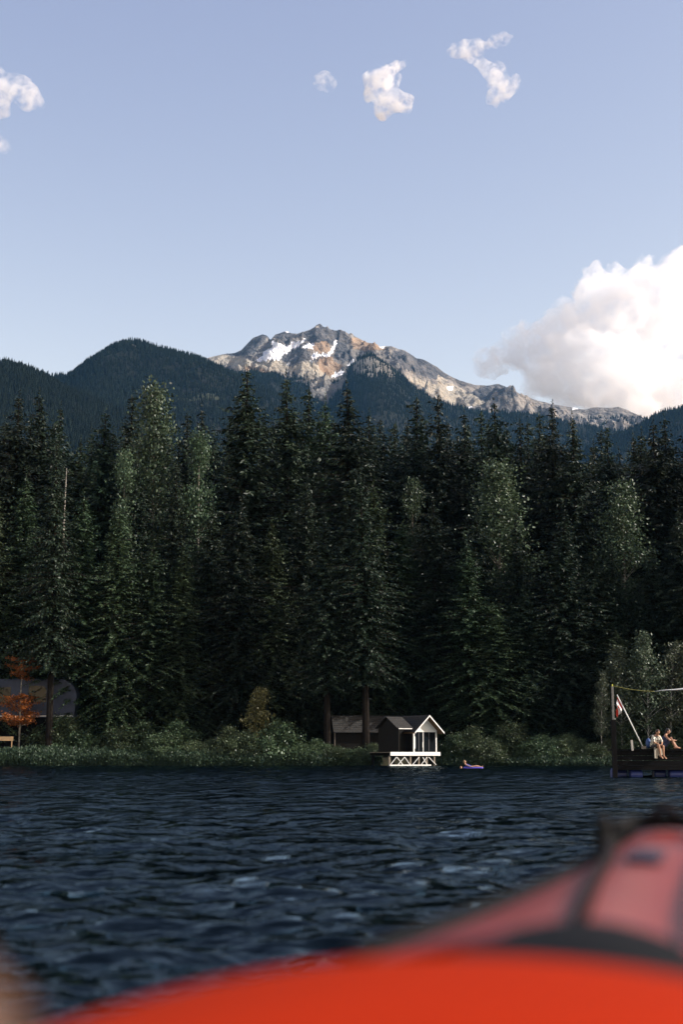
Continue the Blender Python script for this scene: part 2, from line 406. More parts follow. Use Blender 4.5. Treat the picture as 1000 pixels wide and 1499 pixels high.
slope_mat = attr_mat('wooded_slope', ((.003, .0045, .0035), (.007, .009, .006), .02), [('rock', (.10, .095, .085), (.18, .17, .15)), ('meadow', (.016, .020, .012), (.03, .034, .02))])
def crop(pts, s, ox, oy): return [(ox+a/s, oy+b/s) for a, b in pts]
SC = 1000/360.
snow_polys = [crop(p, SC, 300, 465) for p in (
    [(195,172),(215,168),(238,150),(236,135),(262,128),(276,118),(274,95),(300,105),(330,116),(345,112),(375,97),(412,90),(398,106),(370,120),(345,138),(322,155),(305,174),(285,166),(250,172),(220,180)],
    [(385,120),(425,103),(442,106),(443,121),(410,129)], [(426,162),(440,147),(466,147),(470,155),(440,166)],
    [(466,152),(486,144),(500,145),(512,136),(514,150),(500,163),(482,157)], [(511,142),(526,93),(539,93),(526,130),(518,145)],
    [(418,173),(447,167),(447,177),(423,180)], [(577,200),(601,168),(612,170),(592,196)],
    [(515,243),(535,222),(566,213),(562,229),(530,245)], [(710,114),(737,114),(733,125),(716,125)], [(333,186),(347,186),(344,197),(336,197)],
    [(985,284),(1003,284),(1002,298),(992,300)], [(330,52),(352,52),(352,58),(330,58)])] + \
    [crop(p, 1000/360., 640, 360) for p in ([(45,575),(68,568),(62,590),(48,592)], [(115,655),(140,652),(138,662),(118,664)], [(550,652),(575,652),(575,664),(552,664)])]
def soft(polys, sig=1.6):
    def f(px, py):
        jx = px + 2.2*noise3(px/4, py/4, px*0+.3); jy = py + 1.6*noise3(px/4, py/4, px*0+7.3)
        o = np.zeros_like(px)
        for p in polys: o = np.maximum(o, in_poly(jx, jy, p).astype(float))
        return o
    return f
scree_polys = [crop(p, SC, 300, 465) for p in ([(180,185),(300,172),(340,200),(420,175),(440,185),(510,205),(515,240),(470,265),(380,235),(330,215),(250,225)],
               [(820,240),(900,255),(1000,300),(1000,330),(930,315),(870,285)], [(0,160),(60,150),(150,160),(230,190),(260,230),(140,215),(60,190)])] + \
              [crop([(0,520),(60,560),(140,600),(200,640),(120,660),(60,640),(0,610)], 1000/360., 640, 360)]
orange_polys = [crop(p, SC, 300, 465) for p in ([(440,100),(500,95),(520,170),(560,195),(540,225),(500,240),(470,185),(490,165),(470,140),(440,140)],
               [(590,80),(660,85),(740,125),(700,135),(640,135),(600,125)], [(455,165),(505,165),(520,205),(510,240),(470,215)], [(150,195),(240,205),(270,235),(220,250),(170,235)])]
dark_rock_polys = [crop(p, SC, 300, 465) for p in ([(140,140),(190,90),(235,65),(262,70),(225,110),(200,150),(150,150)], [(290,62),(340,55),(365,75),(350,105),(300,105)], [(370,62),(440,55),(470,30),(520,45),(575,55),(590,90),(575,110),(600,160),(560,190),(530,160),(535,130),(480,95),(440,110),(410,90)],
               [(320,150),(380,120),(430,130),(420,170),(360,185),(310,175)], [(770,130),(830,140),(930,185),(995,240),(950,255),(860,230),(800,200),(760,160)], [(60,140),(130,135),(150,155),(100,160)])] + [crop([(130,600),(200,565),(260,560),(340,600),(300,620),(240,590),(200,640),(150,640)], SC, 640, 360)]  # patches of darker colour drawn over the mountain rock
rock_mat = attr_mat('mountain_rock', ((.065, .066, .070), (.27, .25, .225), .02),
    [('dark_rock', (.035, .040, .050), (.13, .13, .135)), ('scree', (.25, .225, .185), (.38, .345, .285)), ('orange', (.17, .12, .085), (.33, .25, .18)), ('snow', (.86, .87, .89), (.80, .82, .86))],
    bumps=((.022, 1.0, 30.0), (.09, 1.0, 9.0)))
mt_prof = [(230,560),(270,545),(285,535),(301,525),(320,520),(345,516),(353,513),(362,503),(370,495),(384,489),(391,491),(396,497),(403,489),(412,486),(419,484),(428,487),(439,488),(446,485),(455,482),(462,478),(466,476),(472,480),(481,481),(490,485),(497,484),(504,485),(511,490),(518,491),(536,500),(545,502),(554,507),(573,507),(582,511),(591,513),(600,518),(610,525),(618,526),(628,530),(640,537),(651,546),(662,552),(674,557),(694,563),(712,565),(722,562),(730,561),(748,569),(766,578),(784,585),(802,590),(825,594),(838,596),(849,598),(858,599),(870,596),(890,597),(906,596),(920,601),(928,605),(946,613),(980,630),(1040,660)]
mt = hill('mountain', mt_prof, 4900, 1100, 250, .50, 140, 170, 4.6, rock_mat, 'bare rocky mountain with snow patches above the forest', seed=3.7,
          attrs={'dark_rock': soft(dark_rock_polys), 'snow': soft(snow_polys), 'scree': soft(scree_polys), 'orange': soft(orange_polys)}, jag=4, ramp=300)
far_forest('far_ridge_trees', 'tiny conifers scattered on the lower flanks of the rocky mountain', mt, 5000,
           lambda px, py: ((px > 690) & (py > 610) & (px < 1000)) | ((px > 300) & (px < 470) & (py > 546)), 8, 15, 31)
fh_prof = [(150,600),(240,575),(300,532),(330,540),(350,545),(372,540),(390,546),(404,543),(422,551),(455,553),(476,559),(490,557),(501,552),(512,534),(522,523),(534,517),(545,516),(552,518),(574,533),(595,552),(617,571),(642,584),(700,601),(760,602),(800,607),(850,618),(900,628),(1000,642),(1100,655)]
fh = hill('wooded_foothill', fh_prof, 4000, 1500, 300, .46, 60, 260, 9, slope_mat, 'blue green wooded foothill below the rocky mountain', seed=9.2, ridged=False, drop=3,
          attrs={'rock': soft([[(515,530),(545,521),(570,536),(585,552),(540,552),(520,545)], [(318,535),(345,548),(352,556),(330,552)]]),
                 'meadow': soft([[(372,570),(392,575),(390,592),(370,588)], [(340,548),(372,548),(360,560)]])})
far_forest('foothill_forest', 'dense blue green conifer forest covering the foothill', fh, 42000,
           lambda px, py: ~((px > 515) & (px < 590) & (py > 522) & (py < 553) & (np.sin(px*1.7)+np.sin(py*2.1+px*.6) > -.2)) & ~((px > 368) & (px < 394) & (py > 568) & (py < 594)), 7, 17, 32)
dm_prof = [(-150,560),(-20,552),(61,543),(85,545),(99,543),(112,540),(119,537),(129,529),(145,519),(160,512),(175,504),(184,501),(204,498),(221,503),(240,507),(258,512),(280,518),(296,523),(320,533),(340,543),(400,572),(460,600),(560,640)]
dm = hill('wooded_dome_hill', dm_prof, 3100, 1300, 300, .44, 55, 240, 8, slope_mat, 'rounded wooded hill left of the rocky mountain', seed=1.2, ridged=False, drop=6,
          attrs={'rock': soft([[(192,498),(212,497),(222,504),(205,509),(195,505)], [(252,513),(268,515),(280,522),(262,519)]]),
                 'meadow': soft([[(230,578),(330,574),(330,584),(240,590)]])})
far_forest('dome_hill_forest', 'dense conifer forest covering the rounded hill', dm, 44000,
           lambda px, py: ~((px > 198) & (px < 212) & (py < 503) & (np.sin(px*2.1) > -.3)), 7, 16, 33)
nl_prof = [(-400,430),(-200,470),(-60,508),(0,525),(20,528),(34,532),(50,539),(61,544),(80,554),(100,566),(130,580),(180,600),(240,618),(330,650)]
nl = hill('wooded_near_slope', nl_prof, 2000, 1000, 200, .42, 30, 180, 8, slope_mat, 'dark wooded slope descending from the left edge', seed=6.1, ridged=False, drop=6,
          attrs={'rock': lambda px, py: px*0, 'meadow': lambda px, py: px*0})
far_forest('near_slope_forest', 'dense dark conifer forest on the slope at the left edge', nl, 24000, lambda px, py: px < 330, 7, 15, 34)
rr_prof = [(860,650),(900,638),(930,625),(946,615),(955,610),(971,604),(1000,599),(1060,580),(1200,540),(1400,500)]
rr = hill('wooded_right_ridge', rr_prof, 3300, 1100, 250, .42, 40, 220, 9, slope_mat, 'blue wooded ridge rising at the right edge', seed=4.4, ridged=False,
          attrs={'rock': lambda px, py: px*0, 'meadow': lambda px, py: px*0})
far_forest('right_ridge_forest', 'dense blue conifer forest on the ridge at the right edge', rr, 9000, lambda px, py: px > 850, 7, 17, 35)

# right hand shore, beyond the frame: added to block sky glow in cabin windows
def added_right_shore():
    yy = np.linspace(-450, 160, 60); xx = np.linspace(0, 900, 40)
    Y2, X2 = np.meshgrid(yy, xx, indexing='ij'); sh = 175 + 12*np.sin(yy*.02)[:, None] - 60*np.clip((yy[:, None]-60)/100, 0, 1)
    Xw = sh + X2; Zw = .6 + .10*X2 + 1.5*fbm(Xw/30, Y2/30, 2., 3) - 2*(X2 < 1)
    n, m = Xw.shape; i = np.arange(n-1)[:, None]*m; j = np.arange(m-1)[None, :]
    me = np_mesh('added_right_shore', np.stack([Xw, Y2, Zw], -1).reshape(-1, 3), np.stack([i+j, i+j+1, i+m+j+1, i+m+j], -1).reshape(-1, 4), slope_mat, True)
    for an in ('rock', 'meadow'): me.attributes.new(an, 'FLOAT', 'POINT')
    tag(obj('added_right_shore', me), 'added wooded lake shore, unseen to the right of the picture', kind='structure')
    rs = np.random.RandomState(77); k = 2600; a = (rs.rand(k)*(n-1.01)); bq = rs.rand(k)**1.6*(m-2)*.5 + .4; i0, j0 = a.astype(int), bq.astype(int)
    pts = np.stack([Xw[i0, j0] + (bq-j0)*(900/39), Y2[i0, j0] + (a-i0)*10, Zw[i0, j0]], -1)
    me = bpy.data.meshes.new('added_right_shore_forest'); me.vertices.add(k); me.vertices.foreach_set('co', pts.astype(np.float32).ravel())
    hh = 22 + 14*rs.rand(k); at = me.attributes.new('tree_scale', 'FLOAT_VECTOR', 'POINT'); at.data.foreach_set('vector', np.stack([hh, hh, hh], -1).astype(np.float32).ravel())
    at = me.attributes.new('tree_rot', 'FLOAT_VECTOR', 'POINT'); at.data.foreach_set('vector', np.stack([hh*0, hh*0, rs.rand(k)*6.28], -1).astype(np.float32).ravel())
    o = obj('added_right_shore_forest', me); o.modifiers.new('scatter', 'NODES').node_group = FTG; tag(o, 'added conifer forest on the unseen shore right of the picture', 'forest', kind='stuff')
added_right_shore()
# ------------------------------------------------------------------ trees
def kites(base, d, n, L, Wd):
    """leaf-shaped quads: base (N,3), direction d, side n, length, width"""
    L = L[:, None]; Wd = Wd[:, None]
    return np.stack([base, base + d*L*.45 + n*Wd*.5, base + d*L, base + d*L*.45 - n*Wd*.5], 1)
def unit(v): return v/np.maximum(np.linalg.norm(v, axis=-1, keepdims=True), 1e-9)
def quads_mesh(name, Q, m): 
    k = len(Q); return np_mesh(name, Q.reshape(-1, 3), np.arange(k*4).reshape(-1, 4), m)

def conifer_meshes(seed, H, Rb, clear=.05, shape=.85, droop=.35, ragged=.3, m='needles', step=.30, twig=.50):
    rs = np.random.RandomState(seed)
    tb = MB(); lean = rs.normal(size=2)*.012*H
    def axis(t): return np.array([lean[0]*t*t, lean[1]*t*t, t*H])
    tb.tube([axis(t) for t in np.linspace(0, .985, 14)], [.013*H*(1-t)**.9 + .02 for t in np.linspace(0, .985, 14)], 8)
    Q = []; z = clear*H; gap = 1.0
    while z < H*.985:
        t = z/H
        prof = min(1.0, 1.85*(1-t)**(shape+.38) + .012)*min(1, .55 + (t-clear)*5)*(.82+.18*(1-t))
        nb = int(3 + 3.2*min(1, prof*2.2) + rs.rand()*1.6)
        if rs.rand() < .06: nb = max(1, nb-3)
        a0 = rs.rand()*6.28
        clump = 1 + ragged*.8*math.sin(t*23+seed)*rs.rand()
        for b in range(nb):
            az = a0 + 6.283*b/nb + rs.normal()*.25
            L = max(.25, Rb*prof*clump*(1 + ragged*rs.normal()*.8)); L = min(L, Rb*1.25)
            out = np.array([math.cos(az), math.sin(az), 0]); side = np.array([-math.sin(az), math.cos(az), 0])
            ns = max(2, int(L/step)); s = (np.arange(ns)+rs.rand(ns)*.6)/ns
            s = np.clip(s, .04, 1)
            up0 = .25*(t-.35); dr = droop*(1.15-t)
            zz = L*(up0*s - dr*s*s*1.1 + .22*dr*s**4)
            o = axis(t)
            base = o + out*(L*s)[:, None] + np.array([0, 0, 1])*zz[:, None] + rs.normal(size=(ns, 3))*.05
            for sg in (-1, 1, 0, 0):
                tl = twig*(.55 + .75*rs.rand(ns))*np.clip(.35 + 1.4*(1-s), .4, 1.15)*min(1, .5+L/3)
                d = out*(.75 if sg else .55)*1.0 + side*sg*.85 + np.array([0, 0, -1])*((.25 if sg else .5) + .35*rs.rand(ns)[:, None]) + rs.normal(size=(ns, 3))*.28
                if sg == 0: d = d + side*rs.normal(size=(ns, 1))*.6
                d = unit(d); nrm = unit(np.cross(d, unit(rs.normal(size=(ns, 3))*.6 + np.array([0, 0, 1]))))
                Q.append(kites(base, d, nrm, tl, tl*(.30 + .14*rs.rand(ns))))
            if L > 1.2:
                tb.tube([o, o + out*L*.45 + np.array([0, 0, L*(up0*.45-dr*.22)]), o + out*L*.85 + np.array([0, 0, L*(up0*.85-dr*.72)])], [.012*L+.012, .012*L, .005], 3, False)
        z += (.30 + .26*rs.rand())*(1 if t < .8 else .8)*(H/36)**.5*gap
    # leader
    nl_ = 26; s = rs.rand(nl_); base = np.array([axis(.96 + .055*q) for q in s])
    d = unit(rs.normal(size=(nl_, 3))*.7 + np.array([0, 0, .5])); nrm = unit(np.cross(d, rs.normal(size=(nl_, 3))))
    Q.append(kites(base, d, nrm, .16+.2*(1-s), .07+.05*rs.rand(nl_)))
    Q = np.concatenate(Q)
    t_me = bpy.data.meshes.new('conifer_trunk'); t_me.from_pydata(tb.v, [], tb.f); t_me.update(); t_me.materials.append(M['bark'])
    return t_me, quads_mesh('conifer_crown', Q, M[m]), H

def leafy_meshes(seed, H, crown0, rx, n_cl, n_leaf, leaf, mleaf, mbark, cl_r=.9, lean=0., power=.8, trunk_r=.011, limbs=True, droop=0., profile=None):
    """broadleaf tree or shrub: tapered trunk with limbs, leaves in clumps through the crown's volume"""
    rs = np.random.RandomState(seed); tb = MB()
    def axis(t): return np.array([lean*t*t*H + .12*math.sin(t*7+seed)*t, .10*math.cos(t*6+seed)*t, t*H])
    tb.tube([axis(t) for t in np.linspace(0, .95, 10)], [trunk_r*H*(1-t)**.8 + .012 for t in np.linspace(0, .95, 10)], 7)
    Q = []
    for c in range(n_cl):
        t = crown0 + (1-crown0)*rs.rand()**.9
        u = (t-crown0)/(1-crown0)
        pr = profile(u) if profile else math.sin(math.pi*min(1, .12+.88*u)**power)**.7
        rr = rx*pr*math.sqrt(rs.rand())*(.8+.4*rs.rand()); az = rs.rand()*6.283
        o = axis(t) + np.array([rr*math.cos(az), rr*math.sin(az), rs.normal()*.2])
        if limbs and rs.rand() < .6:
            r0 = axis(max(.05, t-.06-.25*rr/H)); mid = (r0+o)/2 + np.array([0, 0, .12*rr]); tb.tube([r0, mid, o], [.012*rr+.012, .008*rr+.008, .005], 4, False)
        k = max(3, int(n_leaf/n_cl*(.5+rs.rand())))
        off = rs.normal(size=(k, 3))*cl_r*(.5+.5*rs.rand())*np.array([.55, .55, .42]); base = o + off
        d = unit(rs.normal(size=(k, 3)) + np.array([0, 0, -droop])); nrm = unit(np.cross(d, rs.normal(size=(k, 3))))
        L = leaf*(.6+.8*rs.rand(k)); Q.append(kites(base, d, nrm, L, L*.65))
    Q = np.concatenate(Q); Q[:, :, 2] = np.maximum(Q[:, :, 2], .02)
    t_me = bpy.data.meshes.new('leafy_trunk'); t_me.from_pydata(tb.v, [], tb.f); t_me.update(); t_me.materials.append(M[mbark])
    return t_me, quads_mesh('leafy_crown', Q, M[mleaf]), H

def plant(name, meshes, loc, height, label, cat, group=None, rz=0., wid=1.0, parts=('trunk', 'crown')):
    t_me, c_me, H = meshes; s = height/H
    e = empty(name, loc, rz, label, cat, group); e.scale = (s*wid, s*wid, s)
    obj(parts[0], t_me, e); obj(parts[1], c_me, e)
    return e

rnd = random.Random(11)
CON = [conifer_meshes(s, 36, Rb, cl, sh, dr, rg, mm) for s, Rb, cl, sh, dr, rg, mm in (
    (1, 5.9, .05, .50, .42, .34, 'needles'), (2, 5.3, .04, .48, .36, .42, 'needles'), (3, 6.3, .06, .52, .48, .32, 'needles'),
    (4, 4.8, .05, .50, .34, .48, 'needles'), (5, 5.8, .03, .45, .55, .36, 'needles_light'), (6, 6.1, .05, .55, .42, .48, 'needles_light'), (7, 5.4, .27, .52, .38, .40, 'needles'))]
ORD = ['first','second','third','fourth','fifth','sixth','seventh','eighth','ninth','tenth','eleventh','twelfth','thirteenth','fourteenth','fifteenth','sixteenth','seventeenth','eighteenth','nineteenth','twentieth']
ORD += ['twenty-'+o for o in ORD[:9]] + ['thirtieth'] + ['thirty-'+o for o in ORD[:9]] + ['fortieth'] + ['forty-'+o for o in ORD[:9]]
def gz(x, y): return float(ground_z(np.array(x), np.array(y)))
def stand(px, Y):
    p = P(px, Y_HOR, Y); return p.x, gz(p.x, Y)

skyline = [(-40,590,165,0,1.1),(3,574,163,1,1.2),(24,606,172,3,1),(51,572,166,2,1.0),(68,591,170,1,.9),(100,640,168,5,1),(129,596,160,0,1.15),(152,628,178,3,1),(178,572,172,3,1.0),
    (262,598,178,3,.8),(289,593,186,1,.9),(310,622,180,2,.9),(330,612,176,3,.8),(356,540,165,0,1.15),(380,600,178,3,.9),(419,547,170,1,1.15),(449,560,178,3,.95),(476,577,172,5,.9),(514,564,162,2,1.15),(540,600,172,1,1),(561,606,180,3,.85),(582,611,182,3,.8),
    (616,574,172,3,1.05),(598,615,176,1,.9),(651,571,170,3,1.0),(687,599,174,1,1),(714,594,178,3,.85),(723,612,182,3,.8),(743,582,168,0,.95),(770,608,178,3,.9),(784,611,184,3,.8),(800,599,176,3,.8),(819,589,168,1,1.05),(854,608,166,2,.85),(880,650,178,1,1),
    (898,623,180,3,.9),(907,618,172,1,.8),(945,628,170,2,1.1),(978,614,165,1,1.2),(998,609,168,0,1.1),(1045,600,165,2,1.1),(1085,612,160,1,1.1)]
hints = {356: 'tallest dark conifer, its tip left of the snow field', 419: 'tall dark conifer directly below the snow field on the mountain', 514: 'broad topped dark conifer right below the rocky summit',
         178: 'narrow dark spire conifer just left of the bright leafy poplar top', 743: 'conifer with wide open tiers right of the mountain shoulder', 819: 'conifer tip directly below the left end of the large white cloud',
         854: 'lone conifer with sparse drooping tiers, clear of its neighbours on the right', 651: 'slim conifer spire just right of centre, below the long rocky shoulder'}
for k, (px, py, Y, v, wd) in enumerate(sorted(skyline)):
    x, z = stand(px, Y); top = P(px, py, Y)
    hh = (top.z - z)/1.0
    if px < 0 or px > 1000: lab, gr = 'dark conifer just outside the picture edge', 'conifers outside the picture'
    else:
        idx = [q[0] for q in sorted(skyline) if q[0] >= 0].index(px)
        lab = hints.get(px, f'dark conifer on the forest skyline, {ORD[idx]} treetop from the left edge'); gr = 'tall conifers on the skyline'
    plant('conifer_tree', CON[v], (x, Y, z-.15), hh, lab, 'conifer', gr, rnd.uniform(0, 6.28), wd*1.12*max(1, 36/hh))
# front row: branches almost to the ground
front = [(-25,700,152,5,1.2),(20,690,154,4,1.2),(70,640,147.6,6,1.05),(112,720,152,5,1.2),(165,735,150.5,4,1.05),(192,665,156,0,.95),(218,790,151,5,1.1),(248,668,157,3,.9),(262,800,152,4,1.0),(305,730,155,2,1.1),(345,720,152,0,1.15),(395,760,154,5,1.1),(440,700,156,0,1.1),(479,740,147.2,6,1.0),(500,730,157,2,1.1),
         (536,690,147.4,6,1.1),(545,700,157,5,1.25),(590,760,158,4,1.15),(640,720,157,1,1.2),(690,790,152,5,1.1),(706,735,155,1,1.0),(728,880,151,4,1.1),(764,745,155,3,1.0),(775,850,152,2,1.1),(828,740,153,0,1.2),(872,800,154,2,1.1),(904,790,154,3,1.0),(912,920,150,5,1.0),(944,840,153,1,1.0),(965,800,154,1,1.2),(1010,740,155,2,1.2),(1060,700,152,5,1.2)]
for k, (px, py, Y, v, wd) in enumerate(front):
    x, z = stand(px, Y); hh = P(px, py, Y).z - z
    lab = f'front row conifer with branches hanging almost to the shore, {ORD[k-1]} from the left edge' if 0 <= px <= 1000 else 'conifer just outside the picture edge by the shore'
    plant('conifer_tree', CON[v], (x, Y, z-.15), hh, lab, 'conifer', 'front row conifers' if 0 <= px <= 1000 else 'conifers outside the picture', rnd.uniform(0, 6.28), wd*.85*36/hh*.95)
# packed trees behind, between and below the tips
sk = sorted(skyline)
for k in range(96):
    px = -60 + 1120*(k + rnd.random())/96; Y = rnd.uniform(176, 215)
    base = float(np.interp(px, [q[0] for q in sk], [q[1] for q in sk]))
    py = max(base, 592) + rnd.choice((rnd.uniform(8, 45), rnd.uniform(25, 95)))
    x, z = stand(px, Y); hh = P(px, py, Y).z - z
    plant('conifer_tree', CON[rnd.choice((0, 1, 2, 3))], (x, Y, z-.15), hh, 'dark conifer packed in the shaded forest behind the front trees', 'conifer', 'packed conifers deep in the forest', rnd.uniform(0, 6.28), rnd.uniform(1.0, 1.25))

POP = [leafy_meshes(41, 30, .42, 4.2, 70, 12000, .29, 'poplar', 'bark_pale', 1.9, profile=lambda u: (1-u)**.75*min(1, .45+1.9*u)*(1+.3*math.sin(u*17)), trunk_r=.008),
       leafy_meshes(42, 28, .36, 3.6, 60, 9500, .28, 'poplar', 'bark_pale', 1.7, profile=lambda u: (1-u)**.8*min(1, .6+1.4*u)*(1+.35*math.sin(u*14+2)), trunk_r=.008)]
for px, py, Y, v, wd, lab in ((214, 573, 160, 0, 1.1, 'pale leafy poplar whose bright top stands before the rounded hill'),
                      (284, 640, 159, 1, .8, 'slim pale leafy poplar right of the tallest bright poplar'),
                      (172, 668, 156, 1, .62, 'narrow green leafy poplar in front of the left conifers'),
                      (738, 684, 158, 0, 1.25, 'broad pale leafy poplar above the shore bushes right of the cabin'),
                      (607, 710, 160, 1, .7, 'sparse yellow green poplar above the small white cabin'),
                      (925, 712, 157, 0, 1.05, 'bright leafy poplar behind the dock near the right edge'),
                      (1040, 800, 156, 1, 1.0, 'leafy poplar just outside the right edge')):
    x, z = stand(px, Y); hh = P(px, py, Y).z - z
    plant('poplar_tree', POP[v], (x, Y, z-.1), hh, lab, 'poplar', 'leafy poplars among the conifers', rnd.uniform(0, 6.28), wd*30/hh)
BIR = [leafy_meshes(51, 12, .25, 2.0, 120, 5200, .24, 'birch', 'bark_white', .8, trunk_r=.0055), leafy_meshes(52, 12, .3, 1.7, 100, 4600, .22, 'birch', 'bark_white', .75, lean=.08, trunk_r=.005)]
for px, py, Y, v, wd, lab in ((882, 985, 145.6, 1, .7, 'thin white trunked birch left of the dock post'), (912, 950, 147, 0, 1.2, 'young leafy birch behind the flag on the dock'),
                      (951, 930, 146.5, 0, 1.0, 'slender birch with straight white trunk behind the seated people'), (984, 940, 147, 1, 1.1, 'leaning young birch near the right edge behind the dock'),
                      (1020, 950, 147, 0, 1.1, 'young birch just outside the right edge')):
    x, z = stand(px, Y); hh = P(px, py, Y).z - z
    plant('birch_tree', BIR[v], (x, Y, z-.1), hh, lab, 'birch', 'young birches behind the dock', rnd.uniform(0, 6.28), wd)
# rust leaved young tree in tiers
def rust_meshes():
    rs = np.random.RandomState(8); tb = MB(); Q = []
    tb.tube([(0, 0, 0), (.05, 0, 3), (.0, .05, 6), (.1, 0, 9.6)], [.13, .10, .07, .02], 8)
    for zt, rr in ((3.1, 1.4), (3.5, 2.2), (3.9, 2.0), (4.5, 1.8), (5.2, 2.1), (5.7, 1.3), (7.6, 1.1), (8.5, 1.7), (9.3, 1.3)):
        for b in range(6):
            az = b*1.047 + rs.rand()*.8; L = rr*(.6+.55*rs.rand()); zt = zt + rs.normal()*.12; tip = np.array([L*math.cos(az), L*math.sin(az), .15*L + rs.normal()*.22])
            tb.tube([(0, 0, zt-.1), (tip[0], tip[1], zt+tip[2])], [.03, .008], 4, False)
            k = 90; s = .25+.8*rs.rand(k); base = np.array([0, 0, zt]) + tip*s[:, None] + rs.normal(size=(k, 3))*np.array([.22, .22, .09])
            d = unit(rs.normal(size=(k, 3))*np.array([1, 1, .5])); nrm = unit(np.cross(d, rs.normal(size=(k, 3))*.5+np.array([0, 0, 1])))
            L2 = .16+.12*rs.rand(k); Q.append(kites(base, d, nrm, L2, L2*.6))
    t = bpy.data.meshes.new('rust_trunk'); t.from_pydata(tb.v, [], tb.f); t.update(); t.materials.append(M['bark_pale'])
    return t, quads_mesh('rust_crown', np.concatenate(Q), M['rust']), 9.6
x, z = stand(26, 148)
plant('red_leaved_tree', rust_meshes(), (x, 148, z-.1), P(26, 962, 148).z-z, 'young tree with rust red leaves in flat tiers at the left edge', 'tree')
# dead pale snag
def snag():
    tb = MB(); rs = np.random.RandomState(4); tb.tube([(0, 0, 0), (.1, 0, 8), (0, .1, 16), (.1, 0, 24)], [.16, .12, .085, .03], 7)
    br = MB()
    for k in range(46):
        zz = 9 + 14.5*rs.rand(); az = rs.rand()*6.28; L = (.3+1.1*rs.rand())*(1.15-(zz-9)/16)
        br.tube([(.05, 0, zz), (L*.5*math.cos(az), L*.5*math.sin(az), zz-.05), (L*math.cos(az), L*math.sin(az), zz-.25*L)], [.025, .018, .006], 4, False)
    return tb, br
x, z = stand(81, 156); e = empty('dead_snag', (x, 156, z-.1), 0, 'dead pale tree trunk with bare twigs among the left conifers', 'dead tree')
tb, br = snag(); s = (P(81, 684, 156).z - z)/24; e.scale = (s, s, s)
tb.build('trunk', M['bark_pale'], e, True); br.build('twigs', M['bark_pale'], e)['kind'] = 'stuff'

# shrubs on the bank
SHR = [leafy_meshes(60+i, h, .02, r, 46, n, .15, 'bush', 'bark', .75, trunk_r=.012, profile=lambda u: (1-u*u)**.5*min(1, .65+u)) for i, (h, r, n) in enumerate(((3.2, 1.9, 7200), (2.6, 2.2, 7200), (3.8, 1.6, 7600), (2.0, 1.9, 6000)))]
YSH = leafy_meshes(70, 6.0, .1, 1.2, 60, 4200, .2, 'yellow', 'bark', .6, droop=.8)
x, z = stand(378, 147); plant('yellowing_tree', YSH, (x, 147, z-.05), P(378, 1012, 147).z-z, 'small yellow green drooping tree behind the shore bushes', 'tree')
bushes = [(60,1068,150,3),(92,1052,149,2),(112,1075,148,3),(180,1070,148,1),(210,1066,148,0),(238,1072,146.5,1),(262,1068,147,0),(285,1078,146,1),(310,1072,147,2),(335,1070,146.5,0),(356,1078,146,1),(384,1068,147,0),(405,1075,146,3),(428,1070,146.5,0),(446,1078,146,1),(466,1084,146,0),(490,1083,145.5,1),(512,1090,145.5,3),(528,1096,145.5,1),(544,1092,147,2),
          (655,1084,147,0),(668,1078,146.5,2),(690,1070,147,0),(712,1074,146,1),(735,1078,146.5,0),(752,1066,147.5,2),(772,1070,146.5,0),(795,1078,146,1),(815,1062,147,2),(832,1075,146.5,0),(852,1068,147,2),(868,1080,146,1),(890,1082,146.5,0),(915,1070,147.5,2),(940,1072,147,0),(970,1070,147.5,2),(1000,1072,147,0),(1035,1070,147,1),(-25,1075,148,1)]
nb_l = [b for b in bushes if 0 <= b[0] < 560]; nb_r = [b for b in bushes if 560 < b[0] <= 1000]
for b in bushes:
    px, py, Y, v = b; x, z = stand(px, Y)
    if b in nb_l: lab = f'green leafy shore shrub left of the cabin, {ORD[nb_l.index(b)]} from the left edge'
    elif b in nb_r: lab = f'green leafy shore shrub right of the cabin, {ORD[nb_r.index(b)]} to the right of it'
    else: lab = 'leafy shore shrub just outside the picture edge'
    hh = (P(px, py, Y).z - z)*rnd.uniform(.5, 1.35)
    plant('shore_shrub', SHR[v], (x, Y, z-.05), hh, lab, 'shrub', 'shrubs along the lake shore', rnd.uniform(0, 6.28), rnd.uniform(1.0, 1.3)*max(1, 2.6/hh*.8), ('stem', 'foliage'))
# low herbs and reeds at the water's edge
def reeds():
    rs = np.random.RandomState(21); Q = []
    def patch(x0, x1, n, h, depth, d0):
        x = x0 + (x1-x0)*rs.rand(n); y = shore_y(x) + d0 + depth*rs.rand(n); z = ground_z(x, y)
        hh = h*(.7+.5*rs.rand(n))*(.85+.3*fbm(x/2.5, y/2.5, 1., 3)); 
        for k in range(5):
            f = rs.rand(n)**.7; base = np.stack([x + rs.normal(size=n)*.05, y + rs.normal(size=n)*.05, z + hh*f*.85], -1)
            d = unit(rs.normal(size=(n, 3))*.7 + np.array([0, 0, .55])); nrm = unit(np.cross(d, rs.normal(size=(n, 3))))
            L = .18+.22*rs.rand(n); Q.append(kites(base, d, nrm, L, L*.38))
        base = np.stack([x, y, z-.05], -1); d = unit(rs.normal(size=(n, 3))*.12 + np.array([0, 0, 1])); nrm = unit(np.cross(d, rs.normal(size=(n, 3))))
        Q.append(kites(base, d, nrm, hh, .03+.02*rs.rand(n)))
    patch(-52, -12, 16000, 1.25, 3.5, -.35); patch(-18, 4, 4000, .9, 1.5, -.3); patch(9.5, 50, 4200, .55, 1.3, -.25)
    return np.concatenate(Q)
tag(obj('reeds', quads_mesh('reeds', reeds(), M['reed'])), 'low dense green herbs and reeds lining the water edge', 'reeds', kind='stuff')

